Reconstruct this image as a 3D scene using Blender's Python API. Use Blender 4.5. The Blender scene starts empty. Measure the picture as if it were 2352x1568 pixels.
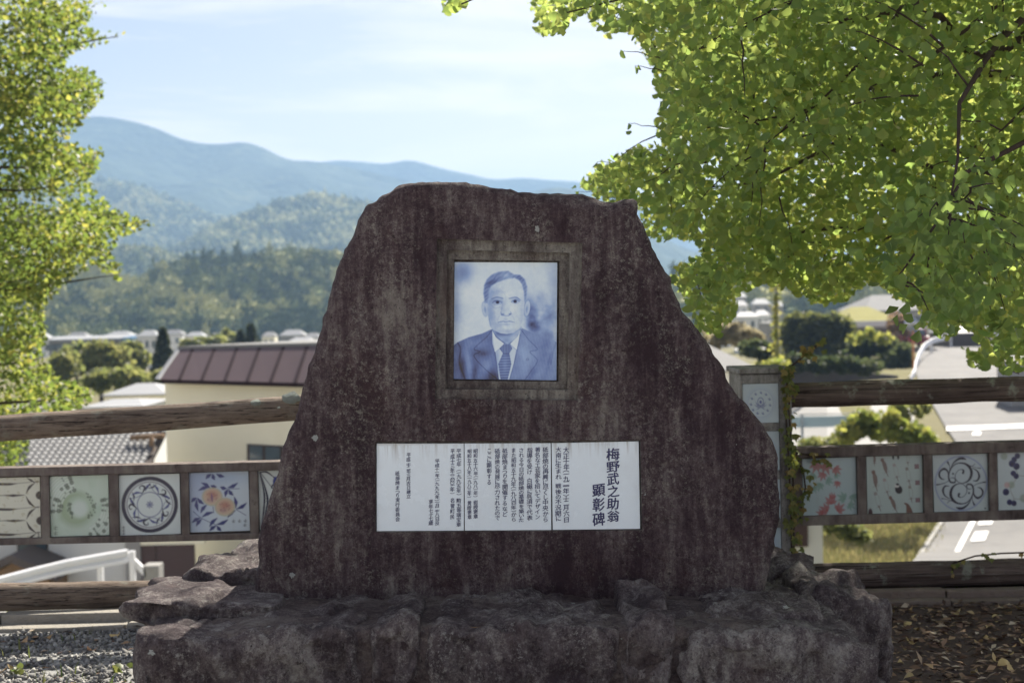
import bpy, bmesh, math, random
import numpy as np
from mathutils import Vector, Matrix, noise as mnoise

random.seed(7)
rng = np.random.default_rng(7)
scene = bpy.context.scene
COL = scene.collection

# ---------------------------------------------------------------- camera
PW, PH = 2352.0, 1568.0            # working picture size used for all traced pixels
FPX = 3267.0                       # 50 mm lens on a 36 mm sensor, in working pixels
CAM = Vector((0.0, 0.0, 1.5))
PITCH = math.radians(-1.385)
ROLL = math.radians(-1.35)
cam_data = bpy.data.cameras.new('camera')
cam = bpy.data.objects.new('camera', cam_data)
COL.objects.link(cam)
CAMROT = (Matrix.Rotation(math.radians(90) + PITCH, 4, 'X') @ Matrix.Rotation(ROLL, 4, 'Z'))
cam.matrix_world = Matrix.Translation(CAM) @ CAMROT
cam_data.lens = 50.0
cam_data.sensor_width = 36.0
cam_data.clip_start = 0.05
cam_data.clip_end = 40000.0
cam_data.dof.use_dof = True
cam_data.dof.focus_distance = 4.9
cam_data.dof.aperture_fstop = 3.4
cam_data.dof.aperture_blades = 9
scene.camera = cam

# ---------------------------------------------------------------- sky, sun, exposure
SUN_EL, SUN_AZ = math.radians(42), math.radians(22)      # azimuth from +Y towards +X
world = bpy.data.worlds.new('World')
scene.world = world
world.use_nodes = True
wn = world.node_tree
wn.nodes.clear()
w_out = wn.nodes.new('ShaderNodeOutputWorld')
w_bg = wn.nodes.new('ShaderNodeBackground')
w_bg.inputs['Strength'].default_value = 0.05
w_sky = wn.nodes.new('ShaderNodeTexSky')
w_sky.sky_type = 'NISHITA'
w_sky.sun_disc = False
w_sky.sun_elevation = SUN_EL
w_sky.sun_rotation = SUN_AZ
w_sky.air_density = 1.0
w_sky.dust_density = 1.6
w_sky.ozone_density = 1.3
w_geo = wn.nodes.new('ShaderNodeTexCoord')
w_map = wn.nodes.new('ShaderNodeMapping')
w_map.inputs['Scale'].default_value = (2.2, 2.2, 16.0)
w_map.inputs['Rotation'].default_value = (0.0, 0.10, 0.0)
w_noise = wn.nodes.new('ShaderNodeTexNoise')
w_noise.inputs['Scale'].default_value = 1.6
w_noise.inputs['Detail'].default_value = 7.0
w_noise.inputs['Roughness'].default_value = 0.58
w_noise.inputs['Distortion'].default_value = 0.6
w_ramp = wn.nodes.new('ShaderNodeValToRGB')
w_ramp.color_ramp.elements[0].position = 0.44
w_ramp.color_ramp.elements[0].color = (0, 0, 0, 1)
w_ramp.color_ramp.elements[1].position = 0.72
w_ramp.color_ramp.elements[1].color = (0.8, 0.8, 0.8, 1)
w_mix = wn.nodes.new('ShaderNodeMixRGB')
w_mix.inputs['Color2'].default_value = (13.0, 13.0, 13.0, 1)
wn.links.new(w_geo.outputs['Generated'], w_map.inputs['Vector'])
wn.links.new(w_map.outputs[0], w_noise.inputs['Vector'])
wn.links.new(w_noise.outputs['Fac'], w_ramp.inputs[0])
wn.links.new(w_ramp.outputs[0], w_mix.inputs[0])
wn.links.new(w_sky.outputs[0], w_mix.inputs['Color1'])
# pale veil of thin high cloud that thickens evenly towards the horizon all round
w_sep = wn.nodes.new('ShaderNodeSeparateXYZ')
w_veil = wn.nodes.new('ShaderNodeValToRGB')
w_veil.color_ramp.interpolation = 'EASE'
w_veil.color_ramp.elements[0].position = 0.0
w_veil.color_ramp.elements[0].color = (0.8, 0.8, 0.8, 1)
w_veil.color_ramp.elements[1].position = 0.19
w_veil.color_ramp.elements[1].color = (0.0, 0.0, 0.0, 1)
w_mix2 = wn.nodes.new('ShaderNodeMixRGB')
w_mix2.inputs['Color2'].default_value = (12.5, 12.0, 11.4, 1)
wn.links.new(w_geo.outputs['Generated'], w_sep.inputs[0])
wn.links.new(w_sep.outputs['Z'], w_veil.inputs[0])
wn.links.new(w_veil.outputs[0], w_mix2.inputs[0])
wn.links.new(w_mix.outputs[0], w_mix2.inputs['Color1'])
w_wb = wn.nodes.new('ShaderNodeMixRGB')          # white balance of the picture
w_wb.blend_type = 'MULTIPLY'
w_wb.inputs['Fac'].default_value = 1.0
w_wb.inputs['Color2'].default_value = (0.97, 0.84, 0.80, 1)
wn.links.new(w_mix2.outputs[0], w_wb.inputs['Color1'])
wn.links.new(w_wb.outputs[0], w_bg.inputs['Color'])
wn.links.new(w_bg.outputs[0], w_out.inputs['Surface'])

TOSUN = Vector((math.sin(SUN_AZ) * math.cos(SUN_EL), math.cos(SUN_AZ) * math.cos(SUN_EL), math.sin(SUN_EL)))
sun_data = bpy.data.lights.new('sun', 'SUN')
sun_data.energy = 5.0
sun_data.angle = math.radians(0.53)
sun_data.color = (1.0, 0.93, 0.82)
sun = bpy.data.objects.new('sun', sun_data)
sun.rotation_euler = (-TOSUN).to_track_quat('-Z', 'Y').to_euler()
COL.objects.link(sun)

vs = scene.view_settings
vs.view_transform = 'Standard'
vs.look = 'None'
vs.gamma = 1.0
vs.use_curve_mapping = False
vs.exposure = 1.4

cy = scene.cycles
cy.use_denoising = True
cy.max_bounces = 7
cy.diffuse_bounces = 3
cy.glossy_bounces = 2
cy.transmission_bounces = 4
cy.volume_bounces = 1
cy.transparent_max_bounces = 4
cy.sample_clamp_indirect = 6.0
cy.caustics_reflective = False
cy.caustics_refractive = False

# ---------------------------------------------------------------- pixel helpers (a pixel gives a direction only)
R3 = CAMROT.to_3x3()
def ray(px, py):
    d = R3 @ Vector(((px - PW / 2) / FPX, -(py - PH / 2) / FPX, -1.0))
    return d
def P(px, py, Y):
    d = ray(px, py)
    return CAM + d * (Y / d.y)
def onplane(px, py, p0, n):
    d = ray(px, py)
    return CAM + d * ((p0 - CAM).dot(n) / d.dot(n))
R3n = np.array(R3)
def project(pts):
    q = (np.asarray(pts) - np.array(CAM)) @ R3n
    z = -q[:, 2]
    return PW / 2 + FPX * q[:, 0] / z, PH / 2 - FPX * q[:, 1] / z, z

# ---------------------------------------------------------------- object helpers
def link(o, parent=None):
    COL.objects.link(o)
    if parent is not None:
        o.parent = parent
        o.matrix_parent_inverse = Matrix.Identity(4)
    return o
def tag(o, label=None, cat=None, group=None, kind=None):
    if label: o['label'] = label
    if cat: o['category'] = cat
    if group: o['group'] = group
    if kind: o['kind'] = kind
    return o
def thing(name, loc, label, cat, group=None):
    o = bpy.data.objects.new(name, None)
    o.location = loc
    o.empty_display_size = 0.1
    link(o)
    return tag(o, label, cat, group)
def worldpos(o):
    v = Vector((0, 0, 0))
    while o is not None:
        v += o.location
        o = o.parent
    return v
# all parents are unrotated Empties/meshes, so a world-space mesh only needs its parent's position subtracted
def mesh_obj(name, verts, faces, material, parent=None, smooth=False, origin=None):
    verts = np.asarray(verts, dtype=np.float64).reshape(-1, 3)
    base = np.array(worldpos(parent)) if parent is not None else np.zeros(3)
    org = np.array(origin) if origin is not None else (base if parent is not None else verts.mean(0))
    me = bpy.data.meshes.new(name)
    me.from_pydata((verts - org).tolist(), [], faces if isinstance(faces, list) else faces.tolist())
    if material is not None:
        me.materials.append(material)
    if smooth:
        me.polygons.foreach_set('use_smooth', [True] * len(me.polygons))
    o = bpy.data.objects.new(name, me)
    o.location = Vector((org - base).tolist())
    link(o, parent)
    return o
def np_mesh(name, V, F, material, parent=None, smooth=False, tint=None):
    """many small pieces in one mesh; F is (n,k) ints"""
    V = np.asarray(V, dtype=np.float32); F = np.asarray(F, dtype=np.int32)
    base = np.array(worldpos(parent)) if parent is not None else np.zeros(3)
    me = bpy.data.meshes.new(name)
    n, k = F.shape
    me.vertices.add(len(V)); me.vertices.foreach_set('co', (V - base.astype(np.float32)).ravel())
    me.loops.add(n * k); me.loops.foreach_set('vertex_index', F.ravel())
    me.polygons.add(n)
    me.polygons.foreach_set('loop_start', np.arange(0, n * k, k, dtype=np.int32))
    if smooth:
        me.polygons.foreach_set('use_smooth', np.ones(n, dtype=bool))
    me.update(calc_edges=True)
    if tint is not None:
        a = me.attributes.new('tint', 'FLOAT', 'POINT')
        a.data.foreach_set('value', np.asarray(tint, dtype=np.float32))
    if material is not None:
        me.materials.append(material)
    o = bpy.data.objects.new(name, me)
    return link(o, parent)
def bm_obj(name, bm, material, parent=None, smooth=False):
    base = worldpos(parent) if parent is not None else Vector((0, 0, 0))
    if parent is not None:
        bmesh.ops.translate(bm, verts=bm.verts, vec=-base)
    me = bpy.data.meshes.new(name)
    bm.to_mesh(me); bm.free()
    if smooth:
        me.polygons.foreach_set('use_smooth', [True] * len(me.polygons))
    if material is not None:
        me.materials.append(material)
    o = bpy.data.objects.new(name, me)
    return link(o, parent)
def hexa(corners_front, corners_back):
    v = [tuple(p) for p in corners_front] + [tuple(p) for p in corners_back]
    n = len(corners_front)
    f = [list(range(n))[::-1], list(range(n, 2 * n))]
    for i in range(n):
        j = (i + 1) % n
        f.append([i, j, n + j, n + i])
    return v, f
def prism(name, front, back, material, parent=None, bevel=0.0):
    v, f = hexa(front, back)
    bm = bmesh.new()
    vv = [bm.verts.new(p) for p in v]
    for q in f:
        bm.faces.new([vv[i] for i in q])
    bmesh.ops.recalc_face_normals(bm, faces=bm.faces)
    if bevel > 0:
        bmesh.ops.bevel(bm, geom=list(bm.edges), offset=bevel, segments=2, affect='EDGES', profile=0.6, clamp_overlap=True)
    return bm_obj(name, bm, material, parent)
def box(name, x0, x1, y0, y1, z0, z1, material, parent=None, bevel=0.0):
    fr = [(x0, y0, z0), (x1, y0, z0), (x1, y0, z1), (x0, y0, z1)]
    bk = [(x0, y1, z0), (x1, y1, z0), (x1, y1, z1), (x0, y1, z1)]
    return prism(name, [Vector(p) for p in fr], [Vector(p) for p in bk], material, parent, bevel)
def tube_data(pts, radii, sides=6, rough=0.0, seed=0):
    pts = [Vector(p) for p in pts]
    V, F = [], []
    for i, p in enumerate(pts):
        t = (pts[min(i + 1, len(pts) - 1)] - pts[max(i - 1, 0)]).normalized()
        up = Vector((0, 0, 1)) if abs(t.z) < 0.9 else Vector((1, 0, 0))
        a = t.cross(up).normalized(); b = a.cross(t)
        r = radii[i] if hasattr(radii, '__len__') else radii
        for k in range(sides):
            th = 2 * math.pi * k / sides
            q = (a * math.cos(th) + b * math.sin(th))
            rr = r
            if rough:
                rr *= 1 + rough * mnoise.noise(Vector((seed + i * 0.35, math.cos(th) * 1.3, math.sin(th) * 1.3)))
            V.append(p + q * rr)
        if i:
            for k in range(sides):
                k2 = (k + 1) % sides
                a0 = (i - 1) * sides
                F.append([a0 + k, a0 + k2, a0 + sides + k2, a0 + sides + k])
    n = len(pts)
    F.append(list(range(sides))[::-1])
    F.append([(n - 1) * sides + k for k in range(sides)])
    return V, F
def tube(name, pts, radii, material, parent=None, sides=8, rough=0.0, seed=0, smooth=True):
    V, F = tube_data(pts, radii, sides, rough, seed)
    return mesh_obj(name, V, F, material, parent, smooth)

# ---------------------------------------------------------------- node material helpers
class G:
    def __init__(s, name):
        s.m = bpy.data.materials.new(name); s.m.use_nodes = True
        s.t = s.m.node_tree; s.t.nodes.clear()
        s.out = s.t.nodes.new('ShaderNodeOutputMaterial')
        s.tc = None
    def n(s, kind, props=None, **ins):
        nd = s.t.nodes.new('ShaderNode' + kind)
        for k, v in (props or {}).items():
            setattr(nd, k, v)
        for k, v in ins.items():
            key = k.replace('_', ' ')
            sock = nd.inputs[int(k[1:])] if k[0] == 'i' and k[1:].isdigit() else nd.inputs[key]
            s.set(sock, v)
        return nd
    def set(s, sock, v):
        if hasattr(v, 'is_output') or isinstance(v, bpy.types.NodeSocket):
            s.t.links.new(v, sock)
        elif isinstance(v, tuple) and len(v) == 3 and sock.type == 'RGBA':
            sock.default_value = v + (1,)
        else:
            sock.default_value = v
    def obj(s):
        if s.tc is None: s.tc = s.t.nodes.new('ShaderNodeTexCoord')
        return s.tc.outputs['Object']
    def pos(s):
        return s.n('NewGeometry').outputs['Position']
    def map(s, vec, scale=(1, 1, 1), loc=(0, 0, 0)):
        return s.n('Mapping', Vector=vec, Scale=scale, Location=loc).outputs[0]
    def noise(s, vec, scale, detail=5, rough=0.6, dist=0.0):
        return s.n('TexNoise', Vector=vec, Scale=scale, Detail=detail, Roughness=rough, Distortion=dist).outputs['Fac']
    def ramp(s, fac, stops):
        nd = s.n('ValToRGB', Fac=fac)
        el = nd.color_ramp.elements
        while len(el) < len(stops): el.new(0.5)
        for e, (p, c) in zip(el, stops):
            e.position = p
            e.color = (c, c, c, 1) if not isinstance(c, tuple) else c + (1,)
        return nd.outputs[0]
    def mix(s, fac, a, b, mode='MIX'):
        return s.n('MixRGB', {'blend_type': mode}, Fac=fac, Color1=a, Color2=b).outputs[0]
    def math(s, op, a, b=0.0):
        return s.n('Math', {'operation': op}, i0=a, i1=b).outputs[0]
    def bump(s, h, strength=0.4, dist=0.01):
        return s.n('Bump', Height=h, Strength=strength, Distance=dist).outputs[0]
    def bsdf(s, color, rough=0.8, normal=None, spec=0.35, metal=0.0):
        b = s.n('BsdfPrincipled')
        s.set(b.inputs['Base Color'], color); s.set(b.inputs['Roughness'], rough)
        b.inputs['Specular IOR Level'].default_value = spec
        b.inputs['Metallic'].default_value = metal
        if normal is not None: s.set(b.inputs['Normal'], normal)
        return b.outputs[0]
    def done(s, shader):
        s.t.links.new(shader, s.out.inputs['Surface'])
        return s.m

def plain(name, color, rough=0.75, var=0.18, scale=3.0, bump=0.15, spec=0.3, metal=0.0, stretch=(1, 1, 1)):
    g = G(name)
    v = g.map(g.pos(), stretch)
    a = g.noise(v, scale, 6, 0.65)
    b = g.noise(v, scale * 9, 3, 0.6)
    lo = tuple(c * (1 - var) for c in color); hi = tuple(min(1, c * (1 + var)) for c in color)
    col = g.mix(a, lo, hi)
    col = g.mix(g.math('MULTIPLY', b, var), col, tuple(c * 0.6 for c in color))
    return g.done(g.bsdf(col, rough, g.bump(b, bump, 0.02), spec, metal))

def stone_mat(name, dark, mid, light, lichen, streak=(7, 7, 0.9), amount=0.5, spots=True, bs=1.0, spot_sel=0.80):
    g = G(name)
    p = g.pos()
    st = g.noise(g.map(p, streak), 2.2, 8, 0.62, 0.6)          # rain streaks, long in Z
    big = g.noise(p, 2.0, 5, 0.6)
    fine = g.math('ADD', g.math('MULTIPLY', g.noise(p, 150, 8, 0.8), 0.6), g.math('MULTIPLY', g.noise(p, 38, 6, 0.7), 0.4))
    grain = g.noise(p, 520, 3, 0.7)
    st2 = g.noise(g.map(p, tuple(c * 3 for c in streak)), 2.2, 6, 0.6, 0.3)     # narrower drips
    f = g.math('ADD', g.math('MULTIPLY', st, 0.34), g.math('MULTIPLY', big, 0.41))
    f = g.math('ADD', f, g.math('MULTIPLY', st2, 0.25))
    f = g.math('ADD', f, g.math('MULTIPLY', g.math('SUBTRACT', fine, 0.5), 0.50))
    col = g.ramp(f, [(0.425, dark), (0.515, mid), (0.63, light)])
    # rusty brown tinge
    ru = g.ramp(g.noise(g.map(p, (1, 1, 0.5)), 5.0, 6, 0.6), [(0.54, 0.0), (0.74, 0.28)])
    col = g.mix(ru, col, tuple(a * b for a, b in zip(mid, (1.25, 0.95, 0.8))))
    # crusty grey-green lichen grain
    lm = g.ramp(g.math('MULTIPLY', g.ramp(fine, [(0.50, 0.0), (0.72, 1.0)]), g.ramp(g.noise(g.map(p, (4, 4, 1.0)), 3.0, 7, 0.65, 0.6), [(0.46, 0.0), (0.68, 1.0)])), [(0.0, 0.0), (1.0, amount)])
    col = g.mix(lm, col, lichen)
    # centimetre-sized crusts and dark pits with crisp edges, thicker where the rain runs
    crust = g.math('MULTIPLY', g.ramp(g.noise(p, 64, 9, 0.85), [(0.54, 0.0), (0.575, 1.0)]), g.ramp(g.noise(g.map(p, (2.2, 2.2, 0.9)), 3.0, 6, 0.65, 0.5), [(0.44, 0.0), (0.60, 1.0)]))
    col = g.mix(g.math('MULTIPLY', crust, amount * 0.85), col, tuple(0.72 * c for c in lichen))
    pit = g.ramp(g.noise(g.map(p, (1, 1, 0.6)), 70, 8, 0.82), [(0.38, 0.9), (0.44, 0.0)])
    col = g.mix(pit, col, tuple(0.6 * c for c in dark))
    if spots:
        vo = g.n('TexVoronoi', Vector=g.map(p, (1, 1, 1)), Scale=9.0, Randomness=1.0)
        rad = g.math('MULTIPLY', g.noise(p, 7.0, 2), 0.15)
        dd = g.math('ADD', vo.outputs['Distance'], g.math('MULTIPLY', g.math('SUBTRACT', g.noise(p, 55, 5, 0.75), 0.5), 0.34))
        sp = g.math('LESS_THAN', dd, rad)
        sel = g.math('GREATER_THAN', g.n('SeparateColor', Color=vo.outputs['Color']).outputs[0], spot_sel)
        col = g.mix(g.math('MULTIPLY', g.math('MULTIPLY', sp, sel), 0.8), col, (0.42, 0.45, 0.42))
    h = g.math('ADD', g.math('MULTIPLY', fine, 0.7), g.math('MULTIPLY', g.noise(p, 28, 6, 0.7), 1.3))
    h = g.math('ADD', h, g.math('MULTIPLY', grain, 0.25))
    return g.done(g.bsdf(col, 0.88, g.bump(h, 0.95 * bs, 0.014), 0.25))

# ================================================================= THE LARGE STRUCTURE
def sstep(a, b, x):
    t = np.clip((np.asarray(x, dtype=float) - a) / (b - a), 0, 1)
    return t * t * (3 - 2 * t)
def tz(x, y):
    """terrain height: hilltop terrace, embankment behind the fence, village plain, road climbing on the east side"""
    x = np.asarray(x, dtype=float); y = np.asarray(y, dtype=float)
    zl = np.interp(y, [-100, 20, 60, 300, 700, 9000], [-6, -6, -6.3, -7.5, -9, -12])
    zr = np.interp(y, [-100, 20, 44, 65, 87, 115, 200, 320, 700, 9000], [-6, -6, -6, -4.3, -3.3, -2.7, -4.0, -7, -9, -12])
    w = sstep(0.15, 0.24, x / np.maximum(y, 1.0))
    low = zl * (1 - w) + zr * w
    t = np.clip((y - 7.6) / 10.5, 0, 1)
    drop = 1 - (1 - t) ** 1.7
    return low * drop + 0.075 * sstep(0.2, -1.2, x) * (1 - drop)
def gz(x, y): return float(tz(x, y))
def ground_hit(px, py):
    d = ray(px, py); d = d / d.y
    y = 7.0
    prev = y
    while y < 900:
        p = CAM + d * y
        if p.z < gz(p.x, p.y):
            lo, hi = prev, y
            for _ in range(24):
                m = (lo + hi) / 2; q = CAM + d * m
                if q.z < gz(q.x, q.y): hi = m
                else: lo = m
            return CAM + d * hi
        prev = y; y += 0.25 + y * 0.004
    return CAM + d * 900

# ---- ground sheet
def spaced(near, step, growth, far):
    v = [0.0]; s = step
    while v[-1] < far:
        v.append(v[-1] + s)
        if v[-1] > near: s *= growth
    return v
xs = spaced(12, 0.5, 1.09, 5200); xs = [-a for a in xs[:0:-1]] + xs
ys = [-400, -150, -60, -25, -10, -4] + spaced(32, 0.4, 1.07, 5200)
X, Y = np.meshgrid(xs, ys)
Z = tz(X, Y)
near = (Y < 8.1) & (Y > -4)
for idx in np.argwhere((Y < 30) & (Y > -4) & (np.abs(X) < 20)):
    i, j = idx
    Z[i, j] += 0.012 * mnoise.fractal(Vector((X[i, j] * 2.1, Y[i, j] * 2.1, 0)), 1.0, 2.0, 3) if Y[i, j] < 8 else 0.12 * mnoise.fractal(Vector((X[i, j] * .5, Y[i, j] * .5, 3)), 1.0, 2.0, 3)
nx, ny = len(xs), len(ys)
ii = np.arange(nx * ny).reshape(ny, nx)
GF = np.stack([ii[:-1, :-1], ii[:-1, 1:], ii[1:, 1:], ii[1:, :-1]], -1).reshape(-1, 4)
g = G('ground')
p = g.pos()
sx = g.n('SeparateXYZ', Vector=p).outputs
fine = g.noise(p, 60, 8, 0.75); mid = g.noise(p, 7, 5, 0.6)
soil = g.mix(fine, (0.055, 0.038, 0.034), (0.16, 0.12, 0.10))
grav = g.mix(fine, (0.16, 0.16, 0.155), (0.42, 0.42, 0.40))
side = g.ramp(g.math('ADD', g.math('MULTIPLY', sx[0], 0.5), g.math('MULTIPLY', mid, 0.3)), [(0.0, 0.0), (0.35, 1.0)])
top = g.mix(side, grav, soil)
bounce_ground = g.mix(fine, (0.46, 0.445, 0.42), (0.60, 0.585, 0.555))          # unseen pale ground added to bounce sunlight onto the memorial
top = g.mix(g.ramp(g.math('ADD', g.math('MULTIPLY', sx[1], 0.1), g.math('MULTIPLY', mid, 0.05)), [(0.42, 1.0), (0.46, 0.0)]), top, bounce_ground)
far_n = g.noise(p, 0.05, 5, 0.6)
grass = g.mix(g.noise(p, 1.2, 6, 0.7), (0.07, 0.085, 0.025), (0.22, 0.19, 0.075))
field = g.mix(g.ramp(far_n, [(0.42, 0.0), (0.6, 1.0)]), grass, (0.16, 0.14, 0.08))
behind = g.ramp(g.math('MULTIPLY', sx[1], 0.1), [(0.755, 0.0), (0.775, 1.0)])
lane = g.mix(g.noise(p, 3, 5, 0.6), (0.40, 0.39, 0.37), (0.52, 0.51, 0.48))  # pale lane strip, added to bounce sunlight onto the cream building
zone = g.math('MULTIPLY', g.math('MULTIPLY', g.math('GREATER_THAN', sx[1], 17.5), g.math('LESS_THAN', sx[1], 33.0)), g.math('LESS_THAN', sx[0], 3.0))
field = g.mix(zone, field, lane)
col = g.mix(behind, top, field)
M_ground = g.done(g.bsdf(col, 0.95, g.bump(g.math('ADD', fine, mid), 0.6, 0.02), 0.15))
ground = np_mesh('ground', np.stack([X, Y, Z], -1).reshape(-1, 3), GF, M_ground, smooth=True)
tag(ground, kind='structure')

# ---- wooded hills and mountains
def forest_mat(name, a, b, c, scale, bumpd):
    g = G(name)
    p = g.pos()
    v = g.n('TexVoronoi', Vector=p, Scale=scale, Randomness=1.0)
    nz = g.noise(p, scale * 0.13, 6, 0.62)
    f = g.math('ADD', g.math('MULTIPLY', nz, 0.75), g.math('MULTIPLY', g.n('SeparateColor', Color=v.outputs['Color']).outputs[0], 0.25))
    col = g.ramp(f, [(0.32, a), (0.55, b), (0.74, c)])
    h = g.math('ADD', g.math('MULTIPLY', g.math('SUBTRACT', 1.0, v.outputs['Distance']), 1.0), g.math('MULTIPLY', nz, 0.8))
    return g.done(g.bsdf(col, 0.95, g.bump(h, 1.0, bumpd), 0.05))
M_far = forest_mat('far_forest', (0.020, 0.034, 0.026), (0.036, 0.056, 0.034), (0.085, 0.10, 0.055), 0.05, 4.0)
M_midhill = forest_mat('hill_forest', (0.04, 0.06, 0.035), (0.08, 0.105, 0.05), (0.17, 0.175, 0.085), 0.13, 3.0)

def ridge(name, prof, Y0, dfront, dback, material, amp, nscale, nu, nv, seed=0, octv=4):
    """prof: traced skyline (px, py); a long hill whose crest stands at distance Y0"""
    pxs = np.array([a[0] for a in prof], float); pys = np.array([a[1] for a in prof], float)
    U = np.linspace(pxs[0], pxs[-1], nu)
    PY = np.interp(U, pxs, pys)
    # smooth the traced line a little
    k = max(3, nu // 90); ker = np.ones(k) / k
    PY = np.convolve(np.pad(PY, (k, k), 'edge'), ker, 'same')[k:-k]
    V = []
    for v in np.linspace(0, 1, nv):
        for u, py in zip(U, PY):
            c = P(u, py, Y0)
            if v < 0.72:
                t = v / 0.72
                yy = Y0 - dfront * (1 - t)
                prof_h = t ** 1.15 * (0.85 + 0.15 * t)
            else:
                t = (v - 0.72) / 0.28
                yy = Y0 + dback * t
                prof_h = 1 - t ** 1.5
            g0 = gz(c.x, yy) - 2.0
            z = g0 + (c.z - g0) * prof_h
            env = 4 * min(v / 0.72, 1) * (1 - min(v / 0.72, 1)) if v < 0.72 else 0.25
            n = mnoise.fractal(Vector((c.x * nscale + seed, yy * nscale, seed * 1.7)), 0.9, 2.1, octv)
            n += 0.9 * (0.5 - abs(mnoise.noise(Vector((c.x * nscale * 2.6 + seed, yy * nscale * 1.1, 4.0)))))
            rd = 1 - abs(mnoise.noise(Vector((c.x * nscale * 1.3 + 5 + seed, yy * nscale * 0.6, 2.2)))) * 2
            z += amp * (0.75 * n + 0.5 * (rd - 0.4)) * (env * 0.9 + 0.1 * (v > 0.1))
            if 0.66 < v < 0.76:
                z += 0.0
            V.append((c.x, yy, z))
    i2 = np.arange(nu * nv).reshape(nv, nu)
    F = np.stack([i2[:-1, :-1], i2[:-1, 1:], i2[1:, 1:], i2[1:, :-1]], -1).reshape(-1, 4)
    o = np_mesh(name, np.array(V), F, material, smooth=True)
    tag(o, kind='structure')
    return o
ridge('mountain', [(-2600, 330), (-1500, 420), (-700, 350), (-200, 330), (0, 300), (150, 284), (200, 281), (265, 284), (300, 280), (350, 281), (390, 296), (425, 310), (470, 322), (520, 322), (560, 320), (600, 333), (640, 356), (668, 370), (720, 376), (760, 388), (820, 402), (900, 425), (1000, 460), (1100, 500), (1250, 560), (1500, 640), (2000, 700)],
      3000, 1000, 600, M_far, 105, 0.0017, 300, 130, 1.0)
ridge('mountain', [(300, 520), (560, 420), (690, 372), (735, 375), (760, 366), (800, 369), (850, 373), (880, 378), (925, 367), (950, 368), (985, 378), (1030, 388), (1090, 402), (1130, 412), (1200, 408), (1260, 414), (1320, 418), (1400, 430), (1500, 460), (1560, 520), (1620, 560), (1750, 600), (1900, 560), (2100, 520), (2400, 500), (3200, 420), (4600, 480)],
      3700, 600, 900, M_far, 40, 0.0016, 220, 60, 7.0)
ridge('mountain', [(900, 640), (1060, 560), (1150, 485), (1200, 455), (1250, 437), (1290, 434), (1320, 438), (1400, 470), (1500, 540), (1560, 575), (1650, 606), (1800, 640), (2000, 640), (2400, 600), (3300, 560)],
      2300, 700, 600, M_far, 30, 0.002, 160, 70, 11.0)
hill_left = ridge('hill', [(-2400, 420), (-1300, 470), (-600, 440), (-200, 420), (0, 418), (200, 424), (260, 428), (310, 440), (370, 462), (430, 490), (480, 508), (540, 520), (620, 540), (800, 600), (1000, 680), (1200, 740)],
      2150, 700, 500, M_midhill, 38, 0.0040, 260, 110, 3.0)
hill_mid = ridge('hill', [(200, 760), (330, 660), (440, 560), (520, 515), (560, 498), (610, 480), (650, 468), (700, 452), (735, 447), (790, 458), (850, 480), (950, 520), (1100, 580), (1300, 640), (1500, 660), (1800, 690), (2300, 690)],
      1650, 480, 400, M_midhill, 32, 0.0052, 240, 110, 5.0)
hill_low = ridge('hill', [(-1500, 580), (-600, 610), (-100, 610), (150, 608), (240, 592), (290, 582), (330, 584), (390, 602), (440, 628), (500, 660), (600, 700), (760, 740)],
      1120, 280, 260, M_midhill, 16, 0.008, 180, 80, 17.0)
near_hill_a = ridge('hill', [(-1700, 640), (-900, 600), (-300, 625), (0, 650), (100, 640), (180, 642), (260, 650), (300, 672), (350, 655), (400, 625), (470, 612), (560, 604), (640, 596), (720, 598), (780, 606), (880, 640), (1000, 690), (1200, 735), (1500, 742)],
      640, 170, 260, M_midhill, 7, 0.012, 200, 70, 9.0)
near_hill_b = ridge('hill', [(1250, 745), (1450, 690), (1650, 640), (1800, 628), (2000, 640), (2200, 625), (2500, 600), (3300, 560), (4300, 600)],
      560, 150, 240, M_midhill, 7, 0.012, 140, 60, 13.0)

# ---- crowns of the woods on the slopes: uncountable, one mass per hill
def ico_template(sub):
    bm = bmesh.new(); bmesh.ops.create_icosphere(bm, subdivisions=sub, radius=1.0)
    V = np.array([v.co[:] for v in bm.verts]); F = np.array([[v.index for v in f.verts] for f in bm.faces]); bm.free()
    return V, F
ICO1, ICO2 = ico_template(1), ico_template(2)
def ragged(core, n, seed):
    """crown template: a low core plus loose leaf-clump faces standing off it, so the outline is uneven"""
    r = np.random.default_rng(seed); TV, TF = core
    u = r.standard_normal((n, 3)); u /= np.linalg.norm(u, axis=1)[:, None]; u[:, 2] = np.abs(u[:, 2]) * 1.1 - 0.25
    c = u * r.uniform(0.78, 1.22, (n, 1)); s = r.uniform(0.14, 0.34, (n, 1, 1))
    tri = c[:, None] + r.standard_normal((n, 3, 3)) * s
    V = np.vstack([TV * 0.86, tri.reshape(-1, 3)])
    F = np.vstack([TF, len(TV) + np.arange(3 * n).reshape(n, 3)])
    return V, F
RAG2, RAG1 = ragged(ICO2, 90, 1), ragged(ICO1, 22, 2)
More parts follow.
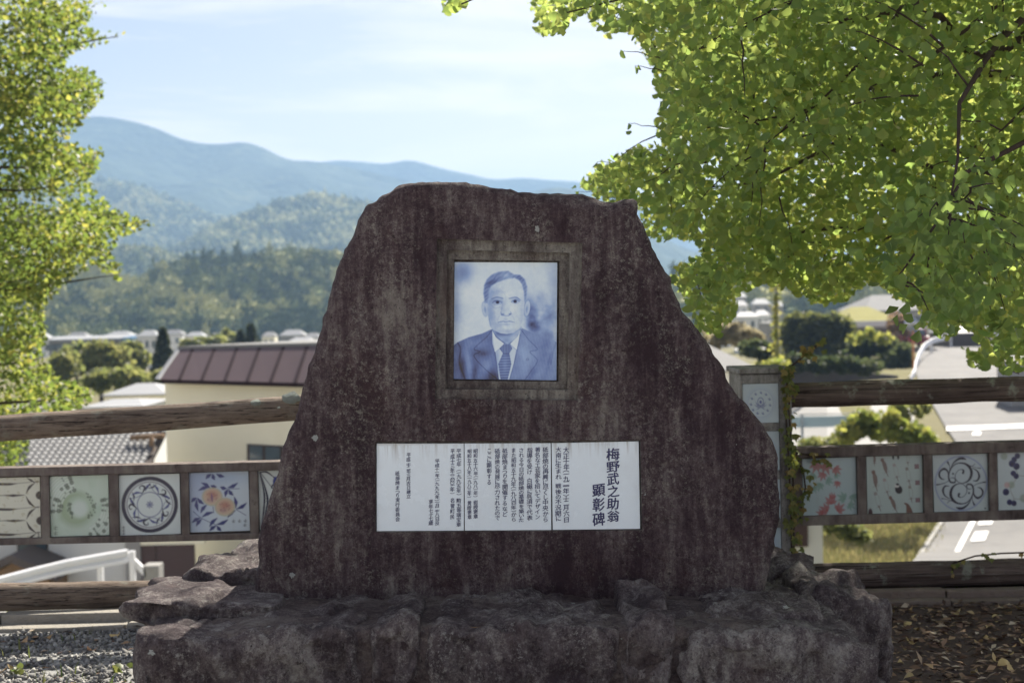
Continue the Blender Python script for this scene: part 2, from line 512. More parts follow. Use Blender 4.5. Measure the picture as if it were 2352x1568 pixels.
def crowns(hill, name, count, rmin, rmax, material, tmpl, vmin=0.0, vmax=0.8, pxlim=(-500, 2900), yclump=1.0):
    me = hill.data
    co = np.empty(len(me.vertices) * 3); me.vertices.foreach_get('co', co); co = co.reshape(-1, 3)
    px, py, dep = project(co)
    ok = (px > pxlim[0]) & (px < pxlim[1])
    n = len(co)
    cand = np.flatnonzero(ok & (np.arange(n) >= vmin * n) & (np.arange(n) < vmax * n))
    pick = rng.choice(cand, count)
    base = co[pick] + np.c_[rng.uniform(-6, 6, count), rng.uniform(-3, 3, count), np.zeros(count)]
    tall = rng.random(count) < 0.07
    TV, TF = tmpl
    r = rng.uniform(rmin, rmax, count) * (0.7 + 0.6 * rng.random(count) ** 2)
    sc = np.c_[r * np.where(tall, .6, 1), r * np.where(tall, .6, 1), r * np.where(tall, rng.uniform(1.3, 1.9, count), rng.uniform(0.7, 1.2, count))]
    nv = len(TV)
    jit = 1 + 0.16 * rng.standard_normal((count, nv, 1)).clip(-1.6, 1.6)
    V = TV[None] * sc[:, None] * jit + (base + np.c_[np.zeros(count), np.zeros(count), sc[:, 2] * 0.28])[:, None]
    F = TF[None] + (np.arange(count) * nv)[:, None, None]
    # neighbouring trees share a tint so stands of one species show
    t = np.array([mnoise.noise(Vector((b[0] * .02, b[1] * .02, 3))) for b in base]) * 0.9 + 0.5 + 0.26 * rng.standard_normal(count)
    o = np_mesh(name, V.reshape(-1, 3), F.reshape(-1, 3), material, smooth=False, tint=np.repeat(t.clip(0, 1), nv))
    tag(o, kind='stuff')
    return o
def crown_mat(name, stops, trans=0.0, nscale=1.5):
    g = G(name)
    at = g.n('Attribute', {'attribute_name': 'tint'}).outputs['Fac']
    p = g.pos()
    f = g.math('ADD', at, g.math('MULTIPLY', g.math('SUBTRACT', g.noise(p, nscale, 4, 0.7), 0.5), 0.5))
    col = g.ramp(f, stops)
    return g.done(g.bsdf(col, 0.9, None, 0.1))
M_wood = crown_mat('woodland', [(0.1, (0.07, 0.092, 0.045)), (0.45, (0.15, 0.18, 0.07)), (0.8, (0.40, 0.39, 0.18))], 0, 0.3)
tag(crowns(near_hill_a, 'woodland', 4600, 1.7, 4.2, M_wood, RAG2, 0.0, 0.82, (-250, 950)), 'dense mixed woodland covering the low hills behind the village', 'woodland')
tag(crowns(near_hill_b, 'woodland', 1000, 2.2, 5.0, M_wood, RAG2, 0.0, 0.82, (1400, 2600)), 'hazy woodland on the slope seen under the ginkgo branches', 'woodland')
tag(crowns(hill_low, 'woodland', 4200, 2.2, 4.4, M_wood, RAG1, 0.0, 0.82, (-250, 800)), 'blue tinged woodland on the hill between the village and the mountains', 'woodland')
tag(crowns(hill_mid, 'woodland', 8500, 2.8, 5.6, M_wood, RAG1, 0.0, 0.82, (180, 1250)), 'hazy woodland rising to the rounded middle hill', 'woodland')
tag(crowns(hill_left, 'woodland', 8500, 3.2, 6.4, M_wood, RAG1, 0.1, 0.82, (-150, 760)), 'hazy woodland on the long slope below the blue mountain', 'woodland')

# ---- road climbing through the village
g = G('road_surface')
p = g.pos()
n1 = g.ramp(g.noise(p, 0.55, 7, 0.68), [(0.36, 0.0), (0.62, 1.0)]); n2 = g.noise(p, 40, 4, 0.7)
col = g.mix(n1, (0.095, 0.094, 0.092), (0.15, 0.147, 0.14))
col = g.mix(g.math('MULTIPLY', n2, 0.35), col, (0.09, 0.088, 0.085))
M_road = g.done(g.bsdf(col, 0.85, g.bump(n2, 0.3, 0.01), 0.3))
M_paint = plain('road_paint', (0.55, 0.55, 0.54), 0.6, 0.12, 2.0, 0.1)
left_edge = [(2060, 1370), (2116, 1275), (2143, 1238), (2171, 1201), (2195, 1150), (2210, 1100), (2215, 1060), (2196, 1020), (2172, 985), (2152, 950), (2135, 920), (2112, 885), (2104, 860), (2106, 840), (2113, 818), (2126, 805), (2150, 798), (2200, 793)]
rows = [(ground_hit(a, b), ground_hit(2920, b - 0.0237 * (2920 - a))) for a, b in left_edge]
RV, RF = [], []
for i, (a, b) in enumerate(rows):
    for k in range(9):
        q = a.lerp(b, k / 8); RV.append((q.x, q.y, gz(q.x, q.y) + 0.10))
for i in range(len(rows) - 1):
    for k in range(8):
        j = i * 9 + k; RF.append([j, j + 1, j + 10, j + 9])
road = mesh_obj('road', RV, RF, M_road, None, True); tag(road, kind='structure')
def ground_strip(name, pts_a, pts_b, material, parent, lift):
    V = []
    for a, b in zip(pts_a, pts_b):
        for k in range(3):
            q = Vector(a).lerp(Vector(b), k / 2)
            h = ground_hit(q.x, q.y)
            V.append((h.x, h.y, gz(h.x, h.y) + lift))
    F = []
    for i in range(len(pts_a) - 1):
        for k in range(2):
            j = i * 3 + k; F.append([j, j + 1, j + 4, j + 3])
    return mesh_obj(name, V, F, material, parent)
def dens(line, n=6):
    out = []
    for (x0, y0), (x1, y1) in zip(line[:-1], line[1:]):
        for k in range(n): out.append((x0 + (x1 - x0) * k / n, y0 + (y1 - y0) * k / n, 0))
    out.append(line[-1] + (0,)); return out
ground_strip('lane_line', dens([(2188, 1285), (2230, 1203), (2262, 1120)]), dens([(2200, 1285), (2242, 1203), (2268, 1120)]), M_paint, road, 0.125)
ground_strip('stop_line', dens([(2174, 986), (2420, 977)]), dens([(2174, 995), (2420, 986)]), M_paint, road, 0.13)
ground_strip('road_mark', dens([(2229, 1252), (2240, 1230)], 2), dens([(2262, 1250), (2271, 1228)], 2), M_paint, road, 0.13)
ground_strip('road_mark', dens([(2246, 1214), (2250, 1205)], 2), dens([(2278, 1212), (2282, 1203)], 2), M_paint, road, 0.13)
ground_strip('road_mark', dens([(2232, 1006), (2236, 998)], 2), dens([(2252, 1005), (2254, 997)], 2), M_paint, road, 0.13)
M_conc = plain('pale_concrete', (0.27, 0.265, 0.25), 0.85, 0.2, 1.5, 0.3)
ground_strip('gutter', dens([(2104, 1290), (2160, 1203), (2186, 1150)]), dens([(2116, 1290), (2172, 1203), (2196, 1150)]), M_conc, road, 0.16)
yard = ground_strip('pavement', dens([(1700, 1040), (1700, 935), (1700, 900)]), dens([(2100, 1030), (2100, 925), (2100, 890)]), M_conc, None, 0.14)
tag(yard, kind='structure')

# ================================================================= THE MEMORIAL STONE
M_stone = stone_mat('weathered_granite', (0.037, 0.0215, 0.0265), (0.083, 0.058, 0.062), (0.215, 0.192, 0.170), (0.43, 0.42, 0.35), amount=0.7)
M_stone_cut = stone_mat('cut_granite', (0.078, 0.061, 0.06), (0.17, 0.153, 0.136), (0.32, 0.305, 0.26), (0.42, 0.415, 0.355), streak=(9, 9, 1.2), amount=0.6, spots=False)
M_boulder = stone_mat('boulder_granite', (0.044, 0.031, 0.034), (0.118, 0.096, 0.094), (0.33, 0.31, 0.275), (0.52, 0.51, 0.45), streak=(4, 4, 1.8), amount=0.8, spot_sel=0.66)
M_pale_boulder = stone_mat('pale_boulder', (0.055, 0.040, 0.043), (0.15, 0.125, 0.12), (0.32, 0.30, 0.275), (0.46, 0.46, 0.42), streak=(5, 5, 1.5), amount=0.6)
M_mortar = stone_mat('old_mortar', (0.05, 0.035, 0.036), (0.12, 0.095, 0.088), (0.23, 0.205, 0.175), (0.34, 0.33, 0.28), streak=(3, 3, 3), amount=0.5)

def resample(pts, n, closed=True):
    pts = [Vector(p) for p in pts]
    seg = pts + ([pts[0]] if closed else [])
    L = [0.0]
    for a, b in zip(seg[:-1], seg[1:]): L.append(L[-1] + (b - a).length)
    out = []
    for k in range(n):
        s = L[-1] * k / (n if closed else n - 1)
        i = max(j for j in range(len(L)) if L[j] <= s + 1e-9); i = min(i, len(seg) - 2)
        t = (s - L[i]) / max(1e-9, L[i + 1] - L[i])
        out.append(seg[i].lerp(seg[i + 1], min(1, t)))
    return out
def rock_data(outline_px, Yf, depth, R, n=120, rough=0.012, low=0.03, seed=0, face_rings=10, lean=0.0, front_low=None, center=None, facet=0.0):
    """closed stone from its traced outline: a front face, a rounded arris, a side wall of real thickness and a back"""
    out = resample([P(a, b, Yf + R) for a, b in outline_px], n)
    if center is None:
        c = sum(out, Vector((0, 0, 0))) / n
    else:
        c = P(center[0], center[1], Yf + R)
    rings = []
    fl = low if front_low is None else front_low
    for k in range(face_rings):                      # front, centre outwards
        s = (k + 0.15) / face_rings
        rings.append(('f', s, 0.0))
    for k in range(7):
        a = math.pi / 2 * k / 6
        rings.append(('a', R * (1 - math.sin(a)), R * (1 - math.cos(a))))
    for k in range(1, 9):
        rings.append(('s', 0.0, R + (depth - 2 * R) * k / 9))
    for k in range(7):
        a = math.pi / 2 * k / 6
        rings.append(('a', R * (1 - math.cos(a)), depth - R * (1 - math.sin(a))))
    for k in range(4):
        rings.append(('f', 1 - (k + 1) / 4.4, depth))
    V = []
    for kind, a, dy in rings:
        front = dy < 0.02
        for o in out:
            d = o - c; r = max(1e-4, d.length)
            if kind == 'f':
                p = c + d * (a * max(0.0, 1 - R / r))
            else:
                p = c + d * max(0.02, 1 - a / r)
            p = Vector((p.x, Yf + dy, p.z))
            nrm = d / r if kind != 'f' else Vector((0, -1 if front else 1, 0))
            nv = Vector((p.x * 3.1 + seed, p.y * 3.1, p.z * 3.1))
            lo = mnoise.fractal(nv, 1.0, 2.0, 2)
            hi = mnoise.fractal(nv * 7.0, 0.8, 2.1, 4)
            amp_l = fl if (kind == 'f' and front) else low
            fac = 0.0
            if facet:
                vd = mnoise.voronoi(Vector((p.x * 5.5 + seed, p.y * 5.5, p.z * 5.5)))[0]
                fac = (min(vd[1] - vd[0], 0.5) - 0.2) * facet + (mnoise.noise(nv * 2.3) * 0.35) * facet
            p = p + nrm * (lo * amp_l + hi * rough + fac)
            if kind == 'f' and front:
                p.y += 0.0
            p.y += lean * (p.z - c.z)
            V.append(p)
    m = len(rings); F = []
    for i in range(m - 1):
        for k in range(n):
            k2 = (k + 1) % n
            F.append([i * n + k, (i + 1) * n + k, (i + 1) * n + k2, i * n + k2])
    F.append(list(range(n)))
    F.append([(m - 1) * n + k for k in range(n)][::-1])
    return V, F
def rock(name, outline_px, Yf, depth, R, material, parent, **kw):
    V, F = rock_data(outline_px, Yf, depth, R, **kw)
    return mesh_obj(name, V, F, material, parent, True)

YS = 4.90                                            # front face of the stone
stele_px = [(952, 417), (930, 419), (916, 423), (894, 440), (862, 460), (842, 473), (833, 496), (820, 523), (808, 558), (789, 585), (775, 623), (766, 662), (754, 700), (746, 719), (738, 770), (722, 825), (706, 872), (690, 930), (675, 975), (660, 1012), (645, 1065), (626, 1125), (610, 1170), (600, 1202), (593, 1240), (590, 1265), (592, 1290), (584, 1325), (582, 1352), (590, 1420), (900, 1430), (1300, 1430), (1745, 1430), (1747, 1381), (1753, 1347), (1760, 1323), (1767, 1278), (1777, 1237), (1784, 1196), (1790, 1152), (1788, 1110), (1784, 1083), (1782, 1046), (1770, 1015), (1746, 974), (1712, 933), (1690, 908), (1675, 889), (1661, 848), (1640, 818), (1623, 793), (1606, 760), (1592, 738), (1572, 718), (1560, 690), (1548, 664), (1542, 638), (1527, 619), (1512, 592), (1492, 550), (1477, 515), (1464, 489), (1466, 479), (1464, 465), (1454, 458), (1435, 460), (1416, 465), (1389, 465), (1362, 456), (1335, 449), (1292, 450), (1266, 448), (1227, 446), (1200, 442), (1170, 435), (1112, 430), (1073, 423), (1023, 421), (993, 422)]
memorial = thing('memorial_stone', P(1176, 1380, YS + 0.2), 'tall dark weathered stone slab with blue portrait and inscribed white ceramic panels', 'memorial stone')
SV, SF = rock_data(stele_px, YS, 0.42, 0.045, n=420, rough=0.007, low=0.02, seed=4.0, face_rings=40, front_low=0.006, center=(1180, 960))
stone = mesh_obj('stone', SV, SF, M_stone, memorial, True)
stone.data.materials.append(M_stone_cut)

def cutter(corners_px, depth, ylead=0.1):
    fr = [P(a, b, YS) for a, b in corners_px]
    f = [Vector((p.x, YS - ylead, p.z)) for p in fr]; b = [Vector((p.x, YS + depth, p.z)) for p in fr]
    v, fc = hexa(f, b)
    bm = bmesh.new(); vv = [bm.verts.new(p) for p in v]
    for q in fc: bm.faces.new([vv[i] for i in q])
    bmesh.ops.recalc_face_normals(bm, faces=bm.faces)
    me = bpy.data.meshes.new('cut'); bm.to_mesh(me); bm.free()
    me.materials.append(M_stone); me.materials.append(M_stone_cut)
    me.polygons.foreach_set('material_index', [1] * len(me.polygons))
    o = bpy.data.objects.new('cut', me); COL.objects.link(o); return o
PORT = [(1044, 602), (1280, 603), (1278, 873), (1042, 870)]
PORT_HOLE = [(1041, 595), (1286, 598), (1284, 878), (1040, 875)]
FR1 = [(1004, 548), (1338, 558), (1327, 919), (999, 916)]
FR2 = [(1026, 573), (1309, 580), (1304, 896), (1022, 894)]
INS = [(862, 1014), (1471, 1010), (1475, 1217), (862, 1222)]
cuts = [cutter(FR1, 0.020), cutter(FR2, 0.042), cutter(PORT_HOLE, 0.074), cutter(INS, 0.024)]
for c in cuts:
    md = stone.modifiers.new('b', 'BOOLEAN'); md.operation = 'DIFFERENCE'; md.object = c; md.solver = 'EXACT'
bpy.context.view_layer.update()
dg = bpy.context.evaluated_depsgraph_get()
newme = bpy.data.meshes.new_from_object(stone.evaluated_get(dg))
stone.modifiers.clear(); stone.data = newme; newme.name = 'stone'
for c in cuts: bpy.data.objects.remove(c, do_unlink=True)
bmx = bmesh.new(); bmx.from_mesh(newme)
for e in bmx.edges:
    if len(e.link_faces) == 2 and (e.link_faces[0].material_index or e.link_faces[1].material_index): e.smooth = False
for f in bmx.faces: f.smooth = f.material_index == 0
bmx.to_mesh(newme); bmx.free()

# ---- painted ceramics: colour per vertex on a fine grid (the print itself), glazed material
g = G('glazed_ceramic_print')
ca = g.n('VertexColor', {'layer_name': 'print'}).outputs['Color']
dirt = g.ramp(g.noise(g.map(g.pos(), (30, 30, 5)), 1.0, 5, 0.6), [(0.55, 0.0), (0.85, 0.16)])
M_print = g.done(g.bsdf(g.mix(dirt, ca, (0.25, 0.22, 0.18)), 0.22, None, 0.45))
g = G('white_ceramic')
p = g.pos()
ztop = P(1168, 1012, 4.91).z
down = g.math('SUBTRACT', ztop, g.n('SeparateXYZ', Vector=p).outputs[2])            # metres below the upper edge
run = g.noise(g.map(p, (45, 45, 3)), 1.0, 6, 0.65, 0.3)
stain = g.math('MULTIPLY', g.ramp(run, [(0.48, 0.0), (0.70, 1.0)]), g.ramp(down, [(0.0, 0.85), (0.075, 0.0)]))
rim = g.ramp(down, [(0.002, 0.45), (0.010, 0.0)])
dust = g.ramp(g.noise(p, 9, 6, 0.7), [(0.5, 0.0), (0.8, 0.12)])
col = g.mix(g.math('MAXIMUM', g.math('MAXIMUM', stain, rim), dust), (0.72, 0.80, 0.83), (0.24, 0.20, 0.15))
M_ceramic = g.done(g.bsdf(col, g.ramp(g.noise(p, 14, 4), [(0.3, 0.16), (0.8, 0.34)]), None, 0.5))
M_ink = plain('cobalt_ink', (0.035, 0.04, 0.12), 0.35, 0.3, 40, 0.02, 0.4)

def srgb(c):
    c = np.asarray(c, float) / 255.0
    return np.where(c <= 0.04045, c / 12.92, ((c + 0.055) / 1.055) ** 2.4)
class Art:
    """a small painter working on a grid of sample points (x right, y down)"""
    def __init__(s, w, h, x0, y0, x1, y1, base):
        s.w, s.h = w, h
        s.X, s.Y = np.meshgrid(np.linspace(x0, x1, w), np.linspace(y0, y1, h))
        s.px = (x1 - x0) / (w - 1)
        s.c = np.ones((h, w, 3)) * srgb(base)
    def lay(s, m, col, a=1.0):
        m = np.clip(m, 0, 1)[..., None] * a
        s.c = s.c * (1 - m) + srgb(col) * m
    def cov(s, d, soft=None): return np.clip(0.5 - d / (soft or s.px * 1.4), 0, 1)
    def ell(s, cx, cy, rx, ry=None, ang=0.0):
        ry = ry or rx
        dx, dy = s.X - cx, s.Y - cy; ca, sa = math.cos(ang), math.sin(ang)
        u, v = (dx * ca + dy * sa) / rx, (-dx * sa + dy * ca) / ry
        return (np.sqrt(u * u + v * v) - 1) * min(rx, ry)
    def ring(s, cx, cy, r, w): return np.abs(np.hypot(s.X - cx, s.Y - cy) - r) - w / 2
    def gauss(s, cx, cy, rx, ry=None, ang=0.0):
        ry = ry or rx
        dx, dy = s.X - cx, s.Y - cy; ca, sa = math.cos(ang), math.sin(ang)
        u, v = (dx * ca + dy * sa) / rx, (-dx * sa + dy * ca) / ry
        return np.exp(-(u * u + v * v))
    def line(s, pts, w):
        """distance to a stroke; w is one width or one per point"""
        pts = smooth_line(pts)
        if hasattr(w, '__len__'):
            ws = np.interp(np.linspace(0, 1, len(pts)), np.linspace(0, 1, len(w)), w)
        else: ws = np.ones(len(pts)) * w
        d = np.full(s.X.shape, 1e9)
        for (ax, ay), (bx, by), wa, wb in zip(pts[:-1], pts[1:], ws[:-1], ws[1:]):
            ex, ey = bx - ax, by - ay; L = ex * ex + ey * ey + 1e-12
            t = np.clip(((s.X - ax) * ex + (s.Y - ay) * ey) / L, 0, 1)
            d = np.minimum(d, np.hypot(s.X - ax - t * ex, s.Y - ay - t * ey) - (wa + (wb - wa) * t) / 2)
        return d
    def poly(s, pts):
        inside = np.zeros(s.X.shape, bool); d = np.full(s.X.shape, 1e9)
        n = len(pts)
        for i in range(n):
            (ax, ay), (bx, by) = pts[i], pts[(i + 1) % n]
            ex, ey = bx - ax, by - ay; L = ex * ex + ey * ey + 1e-12
            t = np.clip(((s.X - ax) * ex + (s.Y - ay) * ey) / L, 0, 1)
            d = np.minimum(d, np.hypot(s.X - ax - t * ex, s.Y - ay - t * ey))
            if by != ay:
                cr = ((ay > s.Y) != (by > s.Y)) & (s.X < (bx - ax) * (s.Y - ay) / (by - ay) + ax)
                inside ^= cr
        return np.where(inside, -d, d)
    def noise(s, sc, seed=0, oct=3):
        out = np.empty(s.X.shape)
        for i in range(s.h):
            for j in range(s.w):
                out[i, j] = mnoise.fractal(Vector((s.X[i, j] * sc, s.Y[i, j] * sc, seed)), 1.0, 2.0, oct)
        return out
def smooth_line(pts, k=6):
    pts = [np.array(p, float) for p in pts]
    if len(pts) < 3: return [tuple(p) for p in pts]
    out = []
    for i in range(len(pts) - 1):
        p0, p1, p2, p3 = pts[max(i - 1, 0)], pts[i], pts[i + 1], pts[min(i + 2, len(pts) - 1)]
        for j in range(k):
            t = j / k
            out.append(tuple(0.5 * ((2 * p1) + (p2 - p0) * t + (2 * p0 - 5 * p1 + 4 * p2 - p3) * t * t + (3 * p1 - p0 - 3 * p2 + p3) * t ** 3)))
    out.append(tuple(pts[-1])); return out
def art_panel(name, corners, thick, art, parent, back):
    """corners TL,TR,BR,BL in the world; a slab whose front carries the print"""
    tl, tr, br, bl = [np.array(c) for c in corners]
    w, h = art.w, art.h
    u = np.linspace(0, 1, w)[None, :, None]; v = np.linspace(0, 1, h)[:, None, None]
    top = tl + (tr - tl) * u; bot = bl + (br - bl) * u
    V = (top * (1 - v) + bot * v).reshape(-1, 3)
    i2 = np.arange(w * h).reshape(h, w)
    F = np.stack([i2[:-1, :-1], i2[1:, :-1], i2[1:, 1:], i2[:-1, 1:]], -1).reshape(-1, 4)
    bk = np.array([tl, tr, br, bl]) + np.array(back) * thick
    n = w * h
    V = np.vstack([V, bk])
    ctl, ctr, cbr, cbl = i2[0, 0], i2[0, -1], i2[-1, -1], i2[-1, 0]
    F = np.vstack([F, [[ctl, ctr, n + 1, n], [ctr, cbr, n + 2, n + 1], [cbr, cbl, n + 3, n + 2], [cbl, ctl, n, n + 3], [n, n + 1, n + 2, n + 3]]])
    o = np_mesh(name, V, F, M_print, parent)
    ca = o.data.color_attributes.new('print', 'FLOAT_COLOR', 'POINT')
    c4 = np.ones((len(V), 4), np.float32); c4[:n, :3] = np.clip(art.c.reshape(-1, 3), 0, 1); c4[n:, :3] = 0.6
    ca.data.foreach_set('color', c4.ravel())
    return o

def paint_portrait():
    a = Art(190, 218, 270, 295, 1180, 1340, (0, 0, 0))
    nz = a.noise(0.006, 3.0, 4); nf = a.noise(0.03, 8.0, 3)
    D = 0.10 + 0.06 * nz
    G_ = a.gauss
    D += 0.38 * G_(345, 400, 85, 80) + 0.22 * G_(290, 720, 45, 220) + 0.12 * G_(300, 330, 120, 60)
    D += (0.50 * G_(950, 790, 60, 140, -0.2) + 0.33 * G_(1060, 820, 110, 130) + 0.30 * G_(1120, 950, 110, 70) + 0.20 * G_(1100, 640, 120, 120)) * (1 + 0.8 * nz)
    D += 0.16 * G_(1150, 420, 60, 160) - 0.05 * G_(470, 560, 100, 170)
    def over(m, val): 
        nonlocal D
        m = np.clip(m, 0, 1); D = D * (1 - m) + val * m
    def add(m, v):
        nonlocal D
        D = D + np.clip(m, 0, 1) * v
    cov, line, poly = a.cov, a.line, a.poly
    soft = 14
    # ---- coat
    coat = [(268, 1040), (300, 1012), (400, 965), (520, 930), (600, 893), (870, 878), (960, 918), (1080, 948), (1178, 1000), (1182, 1345), (268, 1345)]
    cm = cov(poly(coat), 6)
    left = sig((700 - a.X) / 90)
    body = 0.51 + 0.15 * left + 0.10 * nz
    body += 0.26 * G_(345, 1240, 30, 120, -0.12) + 0.24 * G_(455, 1290, 26, 90, 0.15) + 0.28 * G_(620, 1320, 60, 60) + 0.16 * G_(530, 1110, 60, 30) - 0.16 * G_(400, 1180, 26, 130, -0.1) - 0.12 * G_(560, 1230, 40, 60)
    body += 0.10 * G_(1120, 1150, 14, 120, 0.25) - 0.16 * G_(1160, 1060, 40, 120) - 0.13 * G_(900, 1180, 60, 130) + 0.12 * G_(960, 1290, 30, 80, 0.5) - 0.10 * G_(480, 1020, 90, 40)
    body -= 0.035 * (np.sin(a.X * 0.23 + (a.Y - 1100) * -0.05) > 0.86)      # pinstripes
    over(cm, body)
    add(cov(line([(300, 1010), (330, 1075), (320, 1190), (370, 1340)], 10), soft) * cm, 0.22)
    add(cov(line([(1175, 1000), (1150, 1090), (1130, 1200)], 7), soft) * cm, 0.15)
    # ---- neck, shirt
    over(cov(poly([(606, 880), (872, 862), (860, 930), (800, 990), (742, 1022), (690, 990), (625, 930)]), 6), 0.27 + 0.22 * G_(660, 925, 50, 40) + 0.25 * G_(735, 935, 90, 22) + 0.14 * G_(735, 990, 40, 25) - 0.1 * G_(800, 940, 30, 40))
    over(cov(poly([(640, 1090), (712, 1022), (770, 1022), (822, 1074), (800, 1200), (762, 1340), (672, 1340), (650, 1180)]), 4), 0.16 + 0.14 * G_(655, 1150, 20, 90))
    over(cov(poly([(606, 893), (640, 960), (715, 1020), (634, 1098), (612, 1020)]), 4), 0.08)
    over(cov(poly([(858, 880), (835, 950), (768, 1020), (826, 1076), (846, 980)]), 4), 0.06)
    for ln in ([(606, 893), (650, 970), (715, 1020), (634, 1098)], [(858, 880), (830, 955), (768, 1020), (826, 1076)]):
        add(cov(line(ln, 3), 6), 0.20)
    # ---- tie
    tie = poly([(672, 1062), (712, 1022), (768, 1022), (787, 1062), (762, 1105), (780, 1200), (748, 1345), (688, 1345), (664, 1200), (704, 1105)])
    over(cov(tie, 4), 0.62 + 0.10 * np.sin((a.Y - 1100) * 0.26 + 0.012 * (a.X - 720) ** 1) * (a.Y > 1105) + 0.12 * np.sin((a.X - 720) * 0.45) * (a.Y <= 1105) - 0.10 * G_(725, 1190, 22, 90) + 0.15 * G_(735, 1112, 40, 8))
    # ---- lapels
    for ln, d in (([(600, 905), (560, 960), (450, 1066), (503, 1092), (448, 1132), (540, 1240), (668, 1345)], 0.26), ([(606, 900), (618, 1020), (648, 1180), (690, 1345)], 0.2), ([(862, 890), (930, 980), (1010, 1066), (944, 1090), (1010, 1166), (955, 1260), (898, 1345)], 0.22), ([(858, 890), (845, 1000), (815, 1150), (762, 1345)], 0.2)):
        add(cov(line(ln, 5), 9), d)
    add(cov(a.ring(922, 1157, 9, 4), 5), 0.25)
    # ---- ears, head, hair
    for ex, ey, rx, ry, an in ((541, 712, 25, 66, -0.15), (917, 702, 26, 72, 0.12)):
        e = a.ell(ex, ey, rx, ry, an)
        over(cov(e, 5), 0.20); add(cov(np.abs(e) - 2, 8), 0.16); add(G_(ex + (4 if ex < 700 else -4), ey + 8, 11, 34, an), 0.22)
    face = [(565, 560), (556, 640), (560, 720), (574, 800), (588, 862), (620, 900), (680, 928), (740, 934), (800, 921), (852, 884), (874, 830), (884, 760), (893, 660), (896, 560), (870, 480), (800, 430), (700, 425), (600, 480)]
    fm = cov(poly(face), 6)
    sk = 0.13 + 0.03 * nf
    sk = sk + 0.20 * G_(590, 640, 40, 150) + 0.16 * G_(605, 800, 40, 90, -0.3) + 0.10 * G_(870, 760, 24, 110) + 0.12 * G_(700, 700, 26, 60, 0.1) + 0.13 * G_(655, 560, 70, 40) - 0.09 * G_(740, 570, 60, 50) - 0.07 * G_(790, 700, 40, 40) - 0.06 * G_(740, 880, 60, 30)
    sk = sk + 0.18 * G_(650, 640, 56, 26) + 0.13 * G_(812, 634, 50, 24) + 0.14 * G_(735, 905, 90, 20) + 0.10 * G_(660, 860, 40, 30) + 0.05 * G_(735, 860, 40, 10)
    over(fm, sk)
    add(cov(line([(582, 800), (592, 862), (622, 900), (680, 928), (740, 935), (802, 921), (854, 884)], 6), 16), 0.14)
    hair = [(540, 655), (528, 570), (534, 500), (556, 448), (600, 405), (660, 380), (745, 371), (800, 404), (850, 405), (893, 446), (914, 510), (910, 590), (893, 645), (888, 560), (872, 496), (842, 452), (800, 432), (750, 440), (700, 452), (640, 478), (596, 505), (578, 545), (574, 610), (560, 658)]
    hm = cov(poly(hair), 16)
    st = np.sin((a.X * 0.55 + a.Y * 0.75 + 30 * nz) * 0.22)
    over(hm, 0.50 + 0.05 * st + 0.26 * G_(600, 478, 60, 26, -0.5) + 0.12 * G_(850, 430, 40, 30) - 0.20 * G_(735, 415, 40, 30) + 0.08 * G_(548, 580, 20, 60))
    # ---- features
    for ln, w, d in (([(600, 622), (648, 606), (700, 616)], (4, 11, 8), 0.36), ([(757, 616), (818, 606), (858, 632)], (9, 11, 3), 0.38),
                     ([(608, 657), (648, 634), (692, 652)], (3, 6, 3), 0.5), ([(776, 648), (810, 626), (850, 642)], (3, 6, 3), 0.5),
                     ([(622, 667), (655, 673), (688, 660)], 3, 0.22), ([(785, 654), (815, 658), (842, 648)], 3, 0.22),
                     ([(618, 640), (650, 622), (690, 634)], 3, 0.16), ([(782, 628), (815, 616), (848, 628)], 3, 0.16),
                     ([(684, 738), (690, 762), (716, 768), (735, 770), (756, 766), (774, 750), (770, 735)], (3, 7, 6, 3, 6, 6, 3), 0.42),
                     ([(660, 830), (700, 821), (730, 826), (760, 820), (804, 828)], (3, 6, 5, 6, 3), 0.45),
                     ([(700, 640), (694, 690), (686, 738)], 8, 0.10), ([(672, 772), (652, 812)], 6, 0.12), ([(790, 775), (806, 812)], 6, 0.08),
                     ([(610, 690), (640, 705), (676, 690)], 7, 0.10), ([(700, 560), (722, 585), (726, 612)], 6, 0.08), ([(600, 560), (660, 552), (720, 560)], 4, 0.06)):
        add(cov(line(ln, w), 10), d * 0.92)
    for ix, iy in ((653, 651), (809, 642)):
        over(cov(a.ell(ix, iy, 16, 13), 7), 0.95)
    for nx_, ny_ in ((702, 757), (764, 754)):
        add(G_(nx_, ny_, 12, 7), 0.35)
    add(G_(732, 846, 40, 9), 0.18); add(G_(730, 800, 14, 16), 0.08)
    D += 0.025 * nf
    D = np.clip(D, 0, 1)
    stops = np.array([0, 0.12, 0.35, 0.6, 0.85, 1.0])
    cols = np.array([srgb(c) for c in ((230, 240, 240), (208, 224, 232), (148, 174, 212), (98, 122, 176), (50, 58, 104), (28, 27, 46))])
    for k in range(3): a.c[..., k] = np.interp(D, stops, cols[:, k])
    return a
def sig(x): return 1 / (1 + np.exp(-x))

YP = YS + 0.060
portrait = art_panel('portrait_panel', [P(a, b, YP) for a, b in PORT], 0.012, paint_portrait(), memorial, (0, 1, 0))
tag(portrait, 'blue and white ceramic portrait of an older man in suit and tie')

